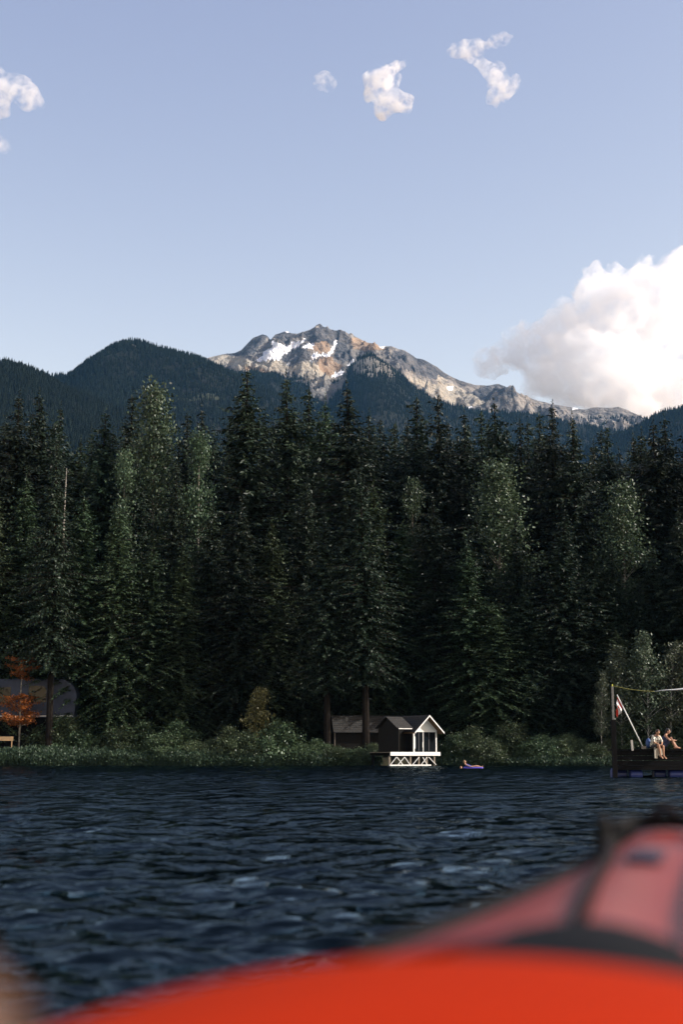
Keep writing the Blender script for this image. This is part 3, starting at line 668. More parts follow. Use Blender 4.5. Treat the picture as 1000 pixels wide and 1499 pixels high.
# ------------------------------------------------------------------ small white cabin on its deck
TH = R(33); DC = 140.5
def cabin():
    org = P(609, Y_HOR, DC); e = empty('lake_cabin', (org.x, DC, 0), TH, 'small white gabled cabin on a cross braced deck over the water', 'cabin')
    k = F/DC; X = lambda px: (px-609)/(k*math.cos(TH)); Z = lambda py: H_EYE + (Y_HOR-py)/k
    zd = Z(1101.2); zb = Z(1106.3)
    # deck boards and fascia
    for i in range(9):
        MB().box(-2.95, 2.95, .06+i*.42, .44+i*.42, zd-.06, zd, None).build('deck_board', M['wood'], e)
    MB().box(-3.0, 3.0, 0, .055, zb, zd+.01).build('fascia', M['white'], e)
    MB().box(-2.95, 2.95, .3, .4, zb, zd-.07).box(-2.95, 2.95, 3.5, 3.6, zb, zd-.07).build('beam', M['dark_wall'], e)
    # bracing below
    zs = Z(1119.3); zt = Z(1108.2)
    for a, b in (((571.5, 1), (580.5, 0)), ((581.5, 0), (590.5, 1)), ((582.5, 1), (592.5, 0)), ((593, 0), (601, 1)), ((604, 1), (614, 0)), ((617, 1), (626, 0)), ((620, 0), (626.5, 1)), ((629, 0), (640, 1.1))):
        off = .03 if a[1] else .085
        MB().bar((X(a[0]), off, zs if a[1] else zt), (X(b[0]), off, (zs if b[1] else zt)), .05, .11, Vector((0, 1, 0))).build('brace', M['white'], e)
    MB().box(X(570.5), X(632), .0, .12, Z(1120.6), Z(1118.9)).build('sill', M['white'], e)
    for px in (571.5, 602.5, 615, 627, 638.5):
        MB().box(X(px)-.07, X(px)+.07, .12, .26, -.6, zb).build('pile', M['wood'], e)
    for px in (575, 605, 635): MB().box(X(px)-.09, X(px)+.09, 3.3, 3.5, -.2, zb).build('pile', M['black_wood'], e)
    # A: gabled front room
    xa0, xa1 = X(607), X(642); xm = (xa0+xa1)/2; ze = Z(1070); wh = (xa1-xa0)/2; pit = math.tan(R(43)); za = ze + wh*pit
    def gable(y, th): # front triangle
        m = MB(); vs = [(xa0, y, ze), (xa1, y, ze), (xm, y, za), (xa0, y+th, ze), (xa1, y+th, ze), (xm, y+th, za)]
        return m.add(vs, [(0,1,2), (5,4,3), (0,3,4,1), (1,4,5,2), (2,5,3,0)])
    gable(.12, .1).build('gable', M['white'], e)
    MB().box(xa0, xa1, .10, .24, ze-.16, ze).build('lintel', M['white'], e)
    MB().box(xa0, xa0+.1, .26, 3.4, zd, ze).box(xa1-.1, xa1, .26, 3.4, zd, ze).box(xa0+.1, xa1-.1, 3.3, 3.4, zd, ze).build('wall', M['dark_wall'], e)
    for px in (607.6, 641.2): MB().box(X(px)-.07, X(px)+.07, .11, .25, zd, ze-.16).build('corner_post', M['white'], e)
    # glazing
    pan = ((608.6, 615.3), (615.6, 621.0), (622.2, 630.5), (630.8, 640.4))
    for a, b in pan:
        g = MB().box(X(a)+.02, X(b)-.02, .19, .205, zd+.06, ze-.19).build('window_pane', M['glass'], e)
        fr = MB()
        for u0, u1, v0, v1 in ((X(a)-.01, X(a)+.025, zd+.03, ze-.17), (X(b)-.025, X(b)+.01, zd+.03, ze-.17)): fr.box(u0, u1, .17, .215, v0, v1)
        fr.box(X(a)+.025, X(b)-.025, .17, .215, zd+.03, zd+.07); fr.build('frame', M['frame_dark'], g)
    MB().box(X(621.2), X(622.0), .13, .23, zd, ze-.16).build('mullion', M['white'], e)
    MB().box(X(608.8), X(609.8), .15, .18, zd+.35, ze-.6).build('curtain', M['curtain'], e)
    MB().box(X(620.2), X(621.4), .09, .125, zd+.45, zd+.95).build('door_handle', M['white'], e)
    # roofs built in courses
    def courses(parent, x_at, n, y_of, z_of, t, m, nm='roof_course', dy=None):
        for i in range(n):
            a, b = i/n, (i+1.12)/n
            (xl0, xr0), (xl1, xr1) = x_at(a), x_at(min(b, 1.0))
            y0, y1 = y_of(a), y_of(min(b, 1)); z0, z1 = z_of(a)+t*.9, z_of(min(b, 1))+t*.35
            vs = [(xl0, y0, z0-t*.8), (xr0, y0, z0-t*.8), (xr0, y0, z0), (xl0, y0, z0), (xl1, y1, z1-t*.8), (xr1, y1, z1-t*.8), (xr1, y1, z1), (xl1, y1, z1)]
            MB().add(vs, [(0,1,2,3), (5,4,7,6), (3,2,6,7), (0,4,5,1), (1,5,6,2), (0,3,7,4)]).build(nm, m, parent)
    ov = .62; ex = .38
    for sg in (-1, 1):
        xe = xm + sg*(wh+ex); zl = ze - ex*pit; zt_ = za
        th = .10
        rf = MB()
        vs = [(xm, -ov, za+.03), (xe, -ov, zl+.03), (xe, 3.7, zl+.03), (xm, 3.7, za+.03), (xm, -ov, za+.14), (xe, -ov, zl+.14), (xe, 3.7, zl+.14), (xm, 3.7, za+.14)]
        rf.add(vs, [(0,1,2,3), (7,6,5,4), (0,4,5,1), (1,5,6,2), (2,6,7,3)]); ro = rf.build('roof_soffit', M['soffit'], e)
        for i in range(8):
            a, b = i/8, min(1, (i+1.1)/8); q = lambda s: (xe + (xm-xe)*s, zl + (za-zl)*s)
            (x0, z0), (x1, z1) = q(a), q(b)
            MB().add([(x0, -ov-.02, z0+.145), (x1, -ov-.02, z1+.145), (x1, 3.72, z1+.145), (x0, 3.72, z0+.145), (x0, -ov-.02, z0+.20), (x1, -ov-.02, z1+.17), (x1, 3.72, z1+.17), (x0, 3.72, z0+.20)],
                     [(0,1,2,3), (7,6,5,4), (0,4,5,1), (1,5,6,2), (2,6,7,3), (3,7,4,0)]).build('roof_course', M['shingle'], ro)
        MB().add([(xm, -ov-.05, za+.01), (xe, -ov-.05, zl+.01), (xe, -ov-.05, zl+.17), (xm, -ov-.05, za+.17), (xm, -ov-.024, za+.01), (xe, -ov-.024, zl+.01), (xe, -ov-.024, zl+.17), (xm, -ov-.024, za+.17)],
                 [(0,1,2,3), (7,6,5,4), (0,4,5,1), (1,5,6,2), (2,6,7,3)]).build('barge_board', M['white'], e)
    # B: porch wing with its slope to the lake
    xb0 = X(584.5); zE = Z(1067.2); zR = Z(1050.8); yR = 1.75
    courses(e, lambda s: (xb0-.35, xa0-.25), 6, lambda s: -.12 + (yR+.12)*s, lambda s: zE + (zR-zE)*s, .08, M['shingle'])
    courses(e, lambda s: (xb0-.35, xa0-.25), 6, lambda s: 3.65 + (yR-3.65)*s, lambda s: zE + (zR-zE)*s, .08, M['shingle'])
    MB().box(xb0-.1, xa0-.3, -.10, -.04, zE-.09, zE+.02).build('eave_board', M['white'], e)
    MB().box(X(585)-.06, X(585)+.06, .10, .22, zd, zE-.09).build('porch_post', M['white'], e)
    MB().add([(xb0-.05, .0, zd), (xb0-.05, 3.5, zd), (xb0-.05, 3.5, zE-.1), (xb0-.05, yR, zR-.12), (xb0-.05, .0, zE-.1), (xb0+.05, .0, zd), (xb0+.05, 3.5, zd), (xb0+.05, 3.5, zE-.1), (xb0+.05, yR, zR-.12), (xb0+.05, .0, zE-.1)],
             [(4,3,2,1,0), (5,6,7,8,9), (0,1,6,5), (1,2,7,6), (2,3,8,7), (3,4,9,8), (4,0,5,9)]).build('side_wall', M['dark_wall'], e)
    MB().box(xb0+.06, xa0-.02, 1.3, 1.4, zd, zE+.1).build('porch_wall', M['dark_wall'], e)
    return e
cabin()
# long dark house behind
def long_house():
    Y0 = 149.0; e0 = P(540, Y_HOR, Y0); k = F/Y0
    e = empty('shingled_house', (e0.x, Y0, gz(e0.x, Y0)), R(6), 'long dark house with rows of grey shingles behind the small cabin', 'house')
    zb = e.location.z; Z = lambda py: H_EYE + (Y_HOR-py)/k - zb; X = lambda px: (px-540)/k
    x0, x1 = X(489), X(626); zE, zR = Z(1073), Z(1048)
    MB().box(x0+.25, x1-.25, .4, 5.2, -.3, zE).build('wall', M['dark_wall'], e)
    rf = MB().add([(x0+.3, .2, zE-.02), (x0+.3, 5.4, zE-.02), (x0+.3, 2.8, zR-.05), (x1-.3, .2, zE-.02), (x1-.3, 5.4, zE-.02), (x1-.3, 2.8, zR-.05)], [(0,2,1), (3,4,5), (0,3,5,2), (1,2,5,4), (0,1,4,3)]).build('roof', M['dark_wall'], e)
    n = 8
    for i in range(n):
        for sd in (0, 1):
            a, b = i/n, min(1, (i+1.15)/n); yy = lambda s: (0 + 2.8*s) if sd == 0 else (5.6-2.8*s)
            q = lambda s: zE-.05 + (zR-zE)*s
            MB().add([(x0, yy(a), q(a)), (x1, yy(a), q(a)), (x1, yy(b), q(b)), (x0, yy(b), q(b)), (x0, yy(a), q(a)+.10), (x1, yy(a), q(a)+.10), (x1, yy(b), q(b)+.06), (x0, yy(b), q(b)+.06)],
                     [(0,1,2,3), (7,6,5,4), (0,4,5,1), (1,5,6,2), (2,6,7,3), (3,7,4,0)]).build('roof_course', M['shingle'], rf)
    MB().box(x0+.1, x0+.2, .25, .35, -.3, zE-.05).build('corner_post', M['wood'], e)
long_house()

# ------------------------------------------------------------------ camper trailer and bench at the left edge
def trailer():
    Y0 = 149.6; k = F/Y0; o = P(40, Y_HOR, Y0); zg = gz(o.x, Y0)
    e = empty('camper_trailer', (o.x, Y0, zg), 0, 'white camper trailer with rounded end in the shade behind the rust red tree', 'trailer')
    X = lambda px: (px-40)/k; Z = lambda py: H_EYE + (Y_HOR-py)/k - zg
    x0, x1, z0, z1 = X(-38), X(108), Z(1052), Z(996)
    wm = mat('shaded_trailer_skin', (.05, .06, .095), .5, .3, noise=(2, (.035, .042, .07)))  # white skin given a dark blue colour that holds its shade
    pts = []
    rr = 1.9
    for a in np.linspace(0, 90, 8): pts.append((x1-rr+rr*math.sin(R(a)), z1-rr+rr*math.cos(R(a))))
    pts += [(x1-.25, z0), (x0+.2, z0)]
    for a in np.linspace(-90, 0, 8): pts.append((x0+.8+.8*math.sin(R(a)), z1-.8+.8*math.cos(R(a))))
    n = len(pts); vs = [(p[0], 0, p[1]) for p in pts] + [(p[0], 2.3, p[1]) for p in pts]
    MB().add(vs, [tuple(range(n))[::-1], tuple(range(n, 2*n))] + [(i, (i+1) % n, n+(i+1) % n, n+i) for i in range(n)]).build('body', wm, e, bevel=.06)
    w0, w1, q0, q1 = X(38), X(64), Z(1030), Z(1006); r2 = .6
    wp = [(w0, q1), (w0, q0), (w1, q0)] + [(w1-r2+r2*math.cos(R(a)), q1-r2+r2*math.sin(R(a))) for a in np.linspace(0, 90, 6)]
    m = len(wp); MB().add([(p[0], -.03, p[1]) for p in wp] + [(p[0], .01, p[1]) for p in wp], [tuple(range(m)), tuple(range(m, 2*m))[::-1]] + [(i, (i+1) % m, m+(i+1) % m, m+i) for i in range(m)]).build('window', M['glass'], e)
    MB().box(X(-20), X(12), -.03, .01, Z(1032), Z(1008)).build('window', M['glass'], e)
    MB().box(x0+.3, x1-.3, -.05, -.005, Z(1050.5), Z(1048.8)).build('trim', M['white'], e)
    for px in (10, 35):
        wh = MB()
        cx = X(px); cz = .36
        wh.tube([(cx, .02, cz), (cx, .26, cz)], .36, 20); wh.build('wheel', mat('tyre', (.02, .02, .02), .8), e)
    MB().box(x0+.6, x1-.8, .3, 2.0, .55, z0).build('chassis', M['black_wood'], e)
    for px in (-25, 85): MB().box(X(px)-.05, X(px)+.05, .4, .5, 0, .6).build('jack', M['black_wood'], e)
trailer()
def bench():
    Y0 = 146.6; o = P(4, Y_HOR, Y0); zg = gz(o.x, Y0); k = F/Y0
    e = empty('wooden_bench', (o.x, Y0, zg), R(12), 'sunlit wooden bench at the left edge above the reeds', 'bench')
    lw = mat('honey_wood', (.45, .30, .16), .7, .3, noise=(12, (.33, .21, .11)))
    zt = H_EYE + (Y_HOR-1079)/k - zg
    for i in range(4): MB().box(-1.1, .95, -.3+i*.16, -.16+i*.16, zt-.05, zt).build('seat_slat', lw, e)
    for i in range(2): MB().box(-1.1, .95, -.33, -.305, zt-.42+i*.19, zt-.27+i*.19).build('apron_board', lw, e)
    for px in (-1.0, .8):
        for y in (-.25, .22): MB().box(px-.05, px+.05, y-.05, y+.05, -.1, zt-.05).build('leg', lw, e)
bench()

# ------------------------------------------------------------------ swimmers, people: one continuous skin each, clothes as children
def ball(bm_, c, r, sx=1, sy=1, sz=1, rot=None, seg=14):
    m = Matrix.Translation(Vector(c)) @ (rot or Matrix.Identity(4)) @ Matrix.Diagonal((r*sx, r*sy, r*sz, 1))
    bmesh.ops.create_uvsphere(bm_, u_segments=seg, v_segments=seg//2+2, radius=1, matrix=m)
def limb(bm_, p, q, r0, r1):
    p, q = Vector(p), Vector(q); d = q-p; L = d.length
    ball(bm_, p, r0, seg=10); ball(bm_, q, r1, seg=10)
    if L > 1e-5:
        m = Matrix.Translation((p+q)/2) @ d.to_track_quat('Z', 'Y').to_matrix().to_4x4()
        bmesh.ops.create_cone(bm_, cap_ends=True, segments=12, radius1=r0, radius2=r1, depth=L, matrix=m)
def skin_obj(name, bm_, m, parent, voxel=.012, smooth=4):
    me = bpy.data.meshes.new(name); bm_.to_mesh(me); bm_.free(); me.materials.append(m)
    o = obj(name, me, parent)
    r_ = o.modifiers.new('fuse', 'REMESH'); r_.mode = 'VOXEL'; r_.voxel_size = voxel; r_.use_smooth_shade = True
    s_ = o.modifiers.new('soften', 'SMOOTH'); s_.factor = .5; s_.iterations = smooth
    return o
SKIN = mat('skin', (.50, .28, .18), .5, .35, noise=(9, (.44, .23, .14))); SKIN2 = mat('tanned_skin', (.42, .22, .13), .5, .35, noise=(9, (.36, .18, .10)))
HAIR = mat('dark_hair', (.015, .011, .009), .6, .4)
def head(bm_, c, face, up=Vector((0, 0, 1))):
    """face: direction the person looks"""
    f = Vector(face).normalized(); up = (up - f*up.dot(f)).normalized(); s = up.cross(f)
    c = Vector(c)
    rot = Matrix((f, s, up)).transposed().to_4x4()
    ball(bm_, c + up*.015, .105, .92, .74, 1.08, rot); ball(bm_, c + f*.028 - up*.055, .068, .95, .80, .95, rot)
    limb(bm_, c + f*.088 + up*.02, c + f*.112 - up*.018, .009, .014)            # nose
    limb(bm_, c + f*.082 + s*.035 + up*.035, c + f*.082 - s*.035 + up*.035, .014, .014)  # brow
    limb(bm_, c + f*.082 + s*.018 - up*.052, c + f*.082 - s*.018 - up*.052, .011, .011)  # lips
    for g in (-1, 1): ball(bm_, c + s*g*.078 - f*.005, .028, .55, .3, 1, rot)
    return f, s, up
def hand(bm_, w_, d, palm_up):
    d = Vector(d).normalized(); n = Vector(palm_up); n = (n - d*n.dot(d)).normalized(); s = d.cross(n); w_ = Vector(w_)
    limb(bm_, w_, w_ + d*.045, .026, .030)
    for i, (o_, L) in enumerate(((-.030, .060), (-.010, .072), (.011, .068), (.030, .052))):
        b0 = w_ + d*.075 + s*o_; limb(bm_, w_ + d*.035 + s*o_*.7, b0, .013, .011); m_ = b0 + d*L*.5 - n*.006; limb(bm_, b0, m_, .0105, .0095); limb(bm_, m_, m_ + d*L*.42 - n*.02, .0095, .008)
    t0 = w_ + d*.02 - s*.03; limb(bm_, t0, t0 + d*.035 - s*.022, .013, .011); limb(bm_, t0 + d*.035 - s*.022, t0 + d*.062 - s*.025 - n*.012, .011, .009)
def foot(bm_, ank, d):
    d = Vector(d).normalized(); a = Vector(ank); z = Vector((0, 0, 1))
    limb(bm_, a - d*.03 - z*.035, a + d*.13 - z*.05, .036, .030); limb(bm_, a, a + d*.10 - z*.045, .036, .028)
    s = d.cross(z)
    for i in range(5): limb(bm_, a + d*.13 - z*.052 + s*(i-2)*.016, a + d*(.175-.006*abs(i-1)) - z*.06 + s*(i-2)*.017, .013, .011)
def person_body(J, face, m, e, hands, feet):
    b = bmesh.new()
    pel, ch, nk, hd = [Vector(J[k]) for k in ('pelvis', 'chest', 'neck', 'head')]
    lat = (Vector(J['shL'])-Vector(J['shR'])).normalized()
    for g in (-1, 1):
        limb(b, pel + lat*g*.075, ch + lat*g*.075, .105, .115)
        limb(b, ch + lat*g*.07, nk + lat*g*.05, .11, .05)
    limb(b, pel, ch, .115, .12); limb(b, nk, hd - (hd-nk)*.25, .055, .052)
    head(b, hd, face)
    for sd in 'LR':
        limb(b, nk + (Vector(J['sh'+sd])-nk)*.3, J['sh'+sd], .055, .058)
        limb(b, J['sh'+sd], J['el'+sd], .052, .040); limb(b, J['el'+sd], J['wr'+sd], .040, .026)
        limb(b, pel + lat*(.09 if sd == 'L' else -.09), J['hip'+sd], .10, .09)
        limb(b, J['hip'+sd], J['kn'+sd], .085, .056); limb(b, J['kn'+sd], Vector(J['kn'+sd]).lerp(Vector(J['an'+sd]), .35), .056, .056); limb(b, Vector(J['kn'+sd]).lerp(Vector(J['an'+sd]), .35), J['an'+sd], .056, .034)
        hand(b, J['wr'+sd], *hands[sd]); foot(b, J['an'+sd], feet[sd])
    return skin_obj('body', b, m, e, .011, 3)
def hair_cap(e, hd, face, m, back=.35, length=.0):
    b = bmesh.new(); f = Vector(face).normalized(); up = (Vector((0, 0, 1)) - f*f.z).normalized(); s = up.cross(f); hd = Vector(hd); rot = Matrix((f, s, up)).transposed().to_4x4()
    ball(b, hd + up*.045 - f*.018, .108, .92, .80, .92, rot); ball(b, hd - f*.045 - up*.01, .090, .75, .9, 1.05, rot)
    if length: limb(b, hd - f*.06, hd - f*.07 - up*length, .075, .05)
    return skin_obj('hair', b, m, e, .014, 2)
def cloth(name, segs, m, e, voxel=.014):
    b = bmesh.new()
    for s in segs: limb(b, *s)
    return skin_obj(name, b, m, e, voxel, 3)

DK = 63.0; KD = F/DK
DX = lambda px: (px-500)/KD
DZ = lambda py: H_EYE + (Y_HOR-py)/KD
ztop = DZ(1096.5)
# seated person in a patterned shirt, legs over the dock edge
def person_one():
    e = empty('person', (DX(953), DK+.12, ztop), R(-62), 'person in a cream and dark patterned shirt sitting on the dock edge', 'person', 'people sitting on the dock')
    # local: faces +x
    J = dict(pelvis=(0, 0, .11), chest=(.10, 0, .40), neck=(.20, 0, .58), head=(.27, 0, .70), shL=(.16, .17, .53), shR=(.16, -.17, .53), elL=(.26, .24, .28), elR=(.28, -.24, .28),
             wrL=(.42, .08, .19), wrR=(.44, -.06, .17), hipL=(.04, .10, .10), hipR=(.04, -.10, .10), knL=(.44, .13, .11), knR=(.45, -.11, .12), anL=(.46, .13, -.30), anR=(.52, -.09, -.29))
    face = (.85, -.1, -.45)
    person_body(J, face, SKIN2, e, {'L': ((.6, -.6, -.2), (0, 0, -1)), 'R': ((.6, .6, -.2), (0, 0, -1))}, {'L': (1, .1, -.4), 'R': (1, -.1, -.4)})
    hair_cap(e, J['head'], face, mat('brown_hair', (.05, .022, .012), .6, .4))
    sm = bpy.data.materials.new('patterned_shirt'); sm.use_nodes = True; n = sm.node_tree.nodes; l = sm.node_tree.links
    tc = n.new('ShaderNodeTexCoord'); wv = n.new('ShaderNodeTexWave'); wv.inputs['Scale'].default_value = 5.5; wv.inputs['Distortion'].default_value = 9; wv.inputs['Detail Scale'].default_value = 2
    rp = n.new('ShaderNodeValToRGB'); rp.color_ramp.interpolation = 'CONSTANT'; rp.color_ramp.elements[0].color = (.04, .035, .04, 1); rp.color_ramp.elements[1].color = (.72, .66, .52, 1); rp.color_ramp.elements[1].position = .32
    l.new(tc.outputs['Object'], wv.inputs['Vector']); l.new(wv.outputs['Fac'], rp.inputs['Fac']); l.new(rp.outputs[0], n['Principled BSDF'].inputs['Base Color']); n['Principled BSDF'].inputs['Roughness'].default_value = .8
    V = Vector
    cloth('shirt', [(V((0, .08, .14)), V((.12, .09, .42)), .125, .135), (V((0, -.08, .14)), V((.12, -.09, .42)), .125, .135), (V((.12, .08, .42)), V((.18, .06, .54)), .125, .07), (V((.12, -.08, .42)), V((.18, -.06, .54)), .125, .07),
                    (V(J['shL']), V(J['elL']).lerp(V(J['shL']), .15), .075, .062), (V(J['shR']), V(J['elR']).lerp(V(J['shR']), .15), .075, .062)], sm, e)
    cloth('shorts', [(V((0, .06, .12)), V((0, -.06, .12)), .135, .135), (V(J['hipL']), V(J['hipL']).lerp(V(J['knL']), .7), .105, .09), (V(J['hipR']), V(J['hipR']).lerp(V(J['knR']), .7), .105, .09)], mat('dark_shorts', (.03, .025, .025), .8), e)
def person_two():
    e = empty('person', (DX(969), DK+.55, ztop), R(-12), 'bare shouldered dark haired person hugging raised knees on the dock', 'person', 'people sitting on the dock')
    J = dict(pelvis=(0, 0, .11), chest=(.06, 0, .42), neck=(.16, 0, .62), head=(.24, 0, .76), shL=(.12, .18, .57), shR=(.12, -.18, .57), elL=(.30, .24, .36), elR=(.30, -.24, .38),
             wrL=(.50, .09, .36), wrR=(.52, -.05, .37), hipL=(.04, .10, .11), hipR=(.04, -.10, .11), knL=(.36, .12, .44), knR=(.36, -.11, .46), anL=(.60, .11, .085), anR=(.52, -.10, .085))
    face = (1, -.05, -.25)
    person_body(J, face, SKIN, e, {'L': ((.5, -.8, -.1), (0, 0, -1)), 'R': ((.5, .8, -.1), (0, 0, -1))}, {'L': (1, .05, 0), 'R': (1, -.05, 0)})
    hair_cap(e, J['head'], face, HAIR, length=.12)
    V = Vector; nv = mat('navy_cloth', (.02, .025, .06), .8, noise=(6, (.05, .055, .10), .05))
    cloth('shorts', [(V((0, .06, .12)), V((0, -.06, .12)), .135, .135), (V(J['hipL']), V(J['hipL']).lerp(V(J['knL']), .75), .105, .085), (V(J['hipR']), V(J['hipR']).lerp(V(J['knR']), .75), .105, .085)], nv, e)
    cloth('top', [(V((.0, .08, .2)), V((.07, .085, .44)), .12, .128), (V((.0, -.08, .2)), V((.07, -.085, .44)), .12, .128)], nv, e)

# ------------------------------------------------------------------ floating dock
def dock():
    x0, x1 = DX(892), DX(1140)
    e = empty('floating_dock', (0, DK, 0), 0, 'tall black floating dock on blue barrels at the right edge', 'dock')
    zb = DZ(1127)
    nb = 4; hgt = (ztop-.08-zb)/nb
    for i in range(nb): MB().box(x0, x1, 0, .05, zb+i*hgt+.01, zb+(i+1)*hgt-.008).build('skirt_board', M['black_wood'], e, bevel=.006)
    for i in range(nb): MB().bar((x0+.05, .06, zb+(i+.5)*hgt), (x0+.85, 3.6, zb+(i+.5)*hgt), .05, hgt-.018).build('skirt_board', M['black_wood'], e)
    MB().box(x0+.95, x1-.06, .06, 3.55, zb+.04, zb+.2).build('frame', M['black_wood'], e)
    nd = 18
    for i in range(nd):
        a = x0-.03 + (x1-x0+.1)*i/nd; MB().box(a, a+(x1-x0+.1)/nd-.02, -.06, min(3.62, .3+(a-x0+.2)*4.0), ztop-.075, ztop-.005-.006*(i % 3)).build('deck_board', M['black_wood'], e)
    for px0, px1, yy in ((894, 916, .55), (918, 935.5, .12), (956, 973, .6), (975, 996, .12), (1002, 1020, .12), (1040, 1060, .12), (1085, 1103, .12)):
        b0, b1 = DX(px0), DX(px1); r_ = .29; m = MB(); m.tube([(b0, yy+r_, .1), (b0+.03, yy+r_, .1), (b0+.04, yy+r_, .1), ((b0+b1)/2, yy+r_, .1), (b1-.04, yy+r_, .1), (b1-.03, yy+r_, .1), (b1, yy+r_, .1)], [r_-.04, r_-.01, r_, r_+.01, r_, r_-.01, r_-.04], 24)
        m.build('float_barrel', M['barrel'], e, False)
    return e
dock(); person_one(); person_two()
def dock_post(px, top_py, lab):
    e = empty('dock_post', (DX(px), DK-.12, 0), 0, lab, 'post')
    MB().box(-.10, .10, -.10, .10, -.4, DZ(1055)).build('pile_sleeve', M['black_wood'], e, bevel=.01)
    MB().box(-.045, .045, -.045, .045, DZ(1055), DZ(top_py)).build('upper_post', mat('grey_post', (.24, .225, .20), .8, .2, noise=(6, (.17, .16, .14))), e, bevel=.006)
    MB().tube([(0, 0, DZ(top_py)), (0, 0, DZ(top_py-3))], .03, 8).build('cap', mat('yellow_cap', (.5, .5, .05), .5), e)
dock_post(893.8, 1007, 'tall grey post with dark sleeve at the left corner of the dock'); dock_post(1075, 990, 'dock post just outside the right edge')
# rope and sail cloth between the posts
rope = MB(); pts = []
for i in range(15):
    t = i/14; pts.append((DX(893.8+(955-893.8)*t), DK-.12+.0, DZ(1006 + 8.5*t - 0 + 5*math.sin(math.pi*t)*.35)))
rope.tube(pts, .013, 6)
tag(rope.build('yellow_rope', mat('yellow_rope', (.20, .19, .04), .7), None, True), 'thin yellow rope running from the post top to the white sail', 'rope')
sv, sf = [], []
for i in range(13):
    t = i/12; px = 955 + (1075-955)*t; zz = DZ(1014.5 - 6*t*1.0 - 14*t*t)
    for j in range(5):
        u = j/4; sv.append((DX(px), DK-.12 + u*(.05+.7*t), zz + .07*math.sin(math.pi*u)*min(1, t*3) - u*.10*t + .02*math.sin(t*14)))
for i in range(12):
    for j in range(4): sf.append((i*5+j, i*5+j+1, i*5+j+6, i*5+j+5))
me = bpy.data.meshes.new('shade_sail'); me.from_pydata(sv, [], sf); me.update(); me.materials.append(mat('sail_cloth', (.42, .42, .41), .8, .2)); so = obj('shade_sail', me)
md = so.modifiers.new('thick', 'SOLIDIFY'); md.thickness = .012
tag(so, 'white shade sail strip stretched from the yellow rope to the right edge', 'shade sail')
# leaning pole with flag
fp = empty('flag_pole', (DX(938), DK+.1, ztop), 0, 'white pole leaning left over the dock with a hanging flag', 'flag pole')
tip = Vector((DX(901)-DX(938), -.1, DZ(1019)-ztop))
MB().tube([(0, 0, -.02), tip*.5, tip], [.028, .026, .022], 10).build('pole', M['white'], fp, True)
MB().box(-.09, .09, -.09, .09, 0, .12).build('pole_foot', M['wood'], fp)
fv, ff = [], []; NU, NV = 14, 10
a0 = tip*.985; a1 = tip*.72
for i in range(NU):
    u = i/(NU-1)
    for j in range(NV):
        v = j/(NV-1); hoist = a0.lerp(a1, v*.8)
        drop = Vector((-.07*u + .05*math.sin(u*9+v*3)*u, .10*math.sin(u*8+1.5*v)*(.3+u), -.62*u*(1-.25*v))) ; pull = Vector((-.16*v*u, 0, 0))
        fv.append(tuple(hoist + drop + pull))
for i in range(NU-1):
    for j in range(NV-1): ff.append((i*NV+j, i*NV+j+1, (i+1)*NV+j+1, (i+1)*NV+j))
me = bpy.data.meshes.new('flag'); me.from_pydata(fv, [], ff); me.update()
fr, fw = mat('flag_red', (.55, .05, .03), .7, .2), mat('flag_white', (.72, .70, .68), .7, .2); me.materials.append(fr); me.materials.append(fw)
for p in me.polygons:
    i = p.index // (NV-1); j = p.index % (NV-1)
    leaf = 5 <= i <= 7 and 3 <= j <= 5
    p.material_index = 1 if (3 <= i <= 9 and not leaf) else 0
    p.use_smooth = True
fo = obj('flag', me); md = fo.modifiers.new('thick', 'SOLIDIFY'); md.thickness = .006
for v_ in me.vertices: v_.co = v_.co + fp.location
tag(fo, 'red and white flag with a red mark hanging from the leaning pole', 'flag')
# upright board, cut board on the dock face, blue pack behind the first person
ub = MB().box(-.055, .055, -.02, .02, -.08, DZ(1084)-ztop, Matrix.Rotation(R(-4), 4, 'Y')).build('upright_board', mat('grey_board', (.27, .25, .22), .8, noise=(6, (.2, .185, .16))), None, bevel=.004); ub.location = (DX(920), DK-.085, ztop); ub.rotation_euler = (0, 0, R(25))
tag(ub, 'short grey board standing at the dock edge beside the leaning pole', 'board')
cb = MB().add([(DX(a)-DX(957), -.02, DZ(b)-ztop) for a, b in ((950, 1094.5), (965.2, 1095.5), (965.4, 1105), (955.2, 1106.5), (955.2, 1110.3), (950.2, 1110))] + [(DX(a)-DX(957), .02, DZ(b)-ztop) for a, b in ((950, 1094.5), (965.2, 1095.5), (965.4, 1105), (955.2, 1106.5), (955.2, 1110.3), (950.2, 1110))],
        [(5,4,3,2,1,0), (6,7,8,9,10,11)] + [(i, (i+1) % 6, 6+(i+1) % 6, 6+i) for i in range(6)]).build('cut_board', mat('tan_board', (.40, .35, .27), .8, noise=(5, (.33, .285, .22))), None)
cb.location = (DX(957), DK-.15, ztop); cb.rotation_euler = (0, 0, R(22)); tag(cb, 'tan L shaped board hung on the dock face under the seated person', 'board')
b = bmesh.new(); ball(b, (0, 0, .24), .2, .6, .8, 1.15); ball(b, (.1, 0, .15), .12, .6, 1.0, 1); bp = skin_obj('pack', b, mat('blue_pack', (.02, .05, .16), .7, noise=(9, (.03, .08, .22))), None, .02); bp.name = 'blue_backpack'; bp.location = (DX(946.5), DK+.33, ztop+.16)
tag(bp, 'blue backpack behind the person in the patterned shirt', 'backpack')
bp.location.z = ztop
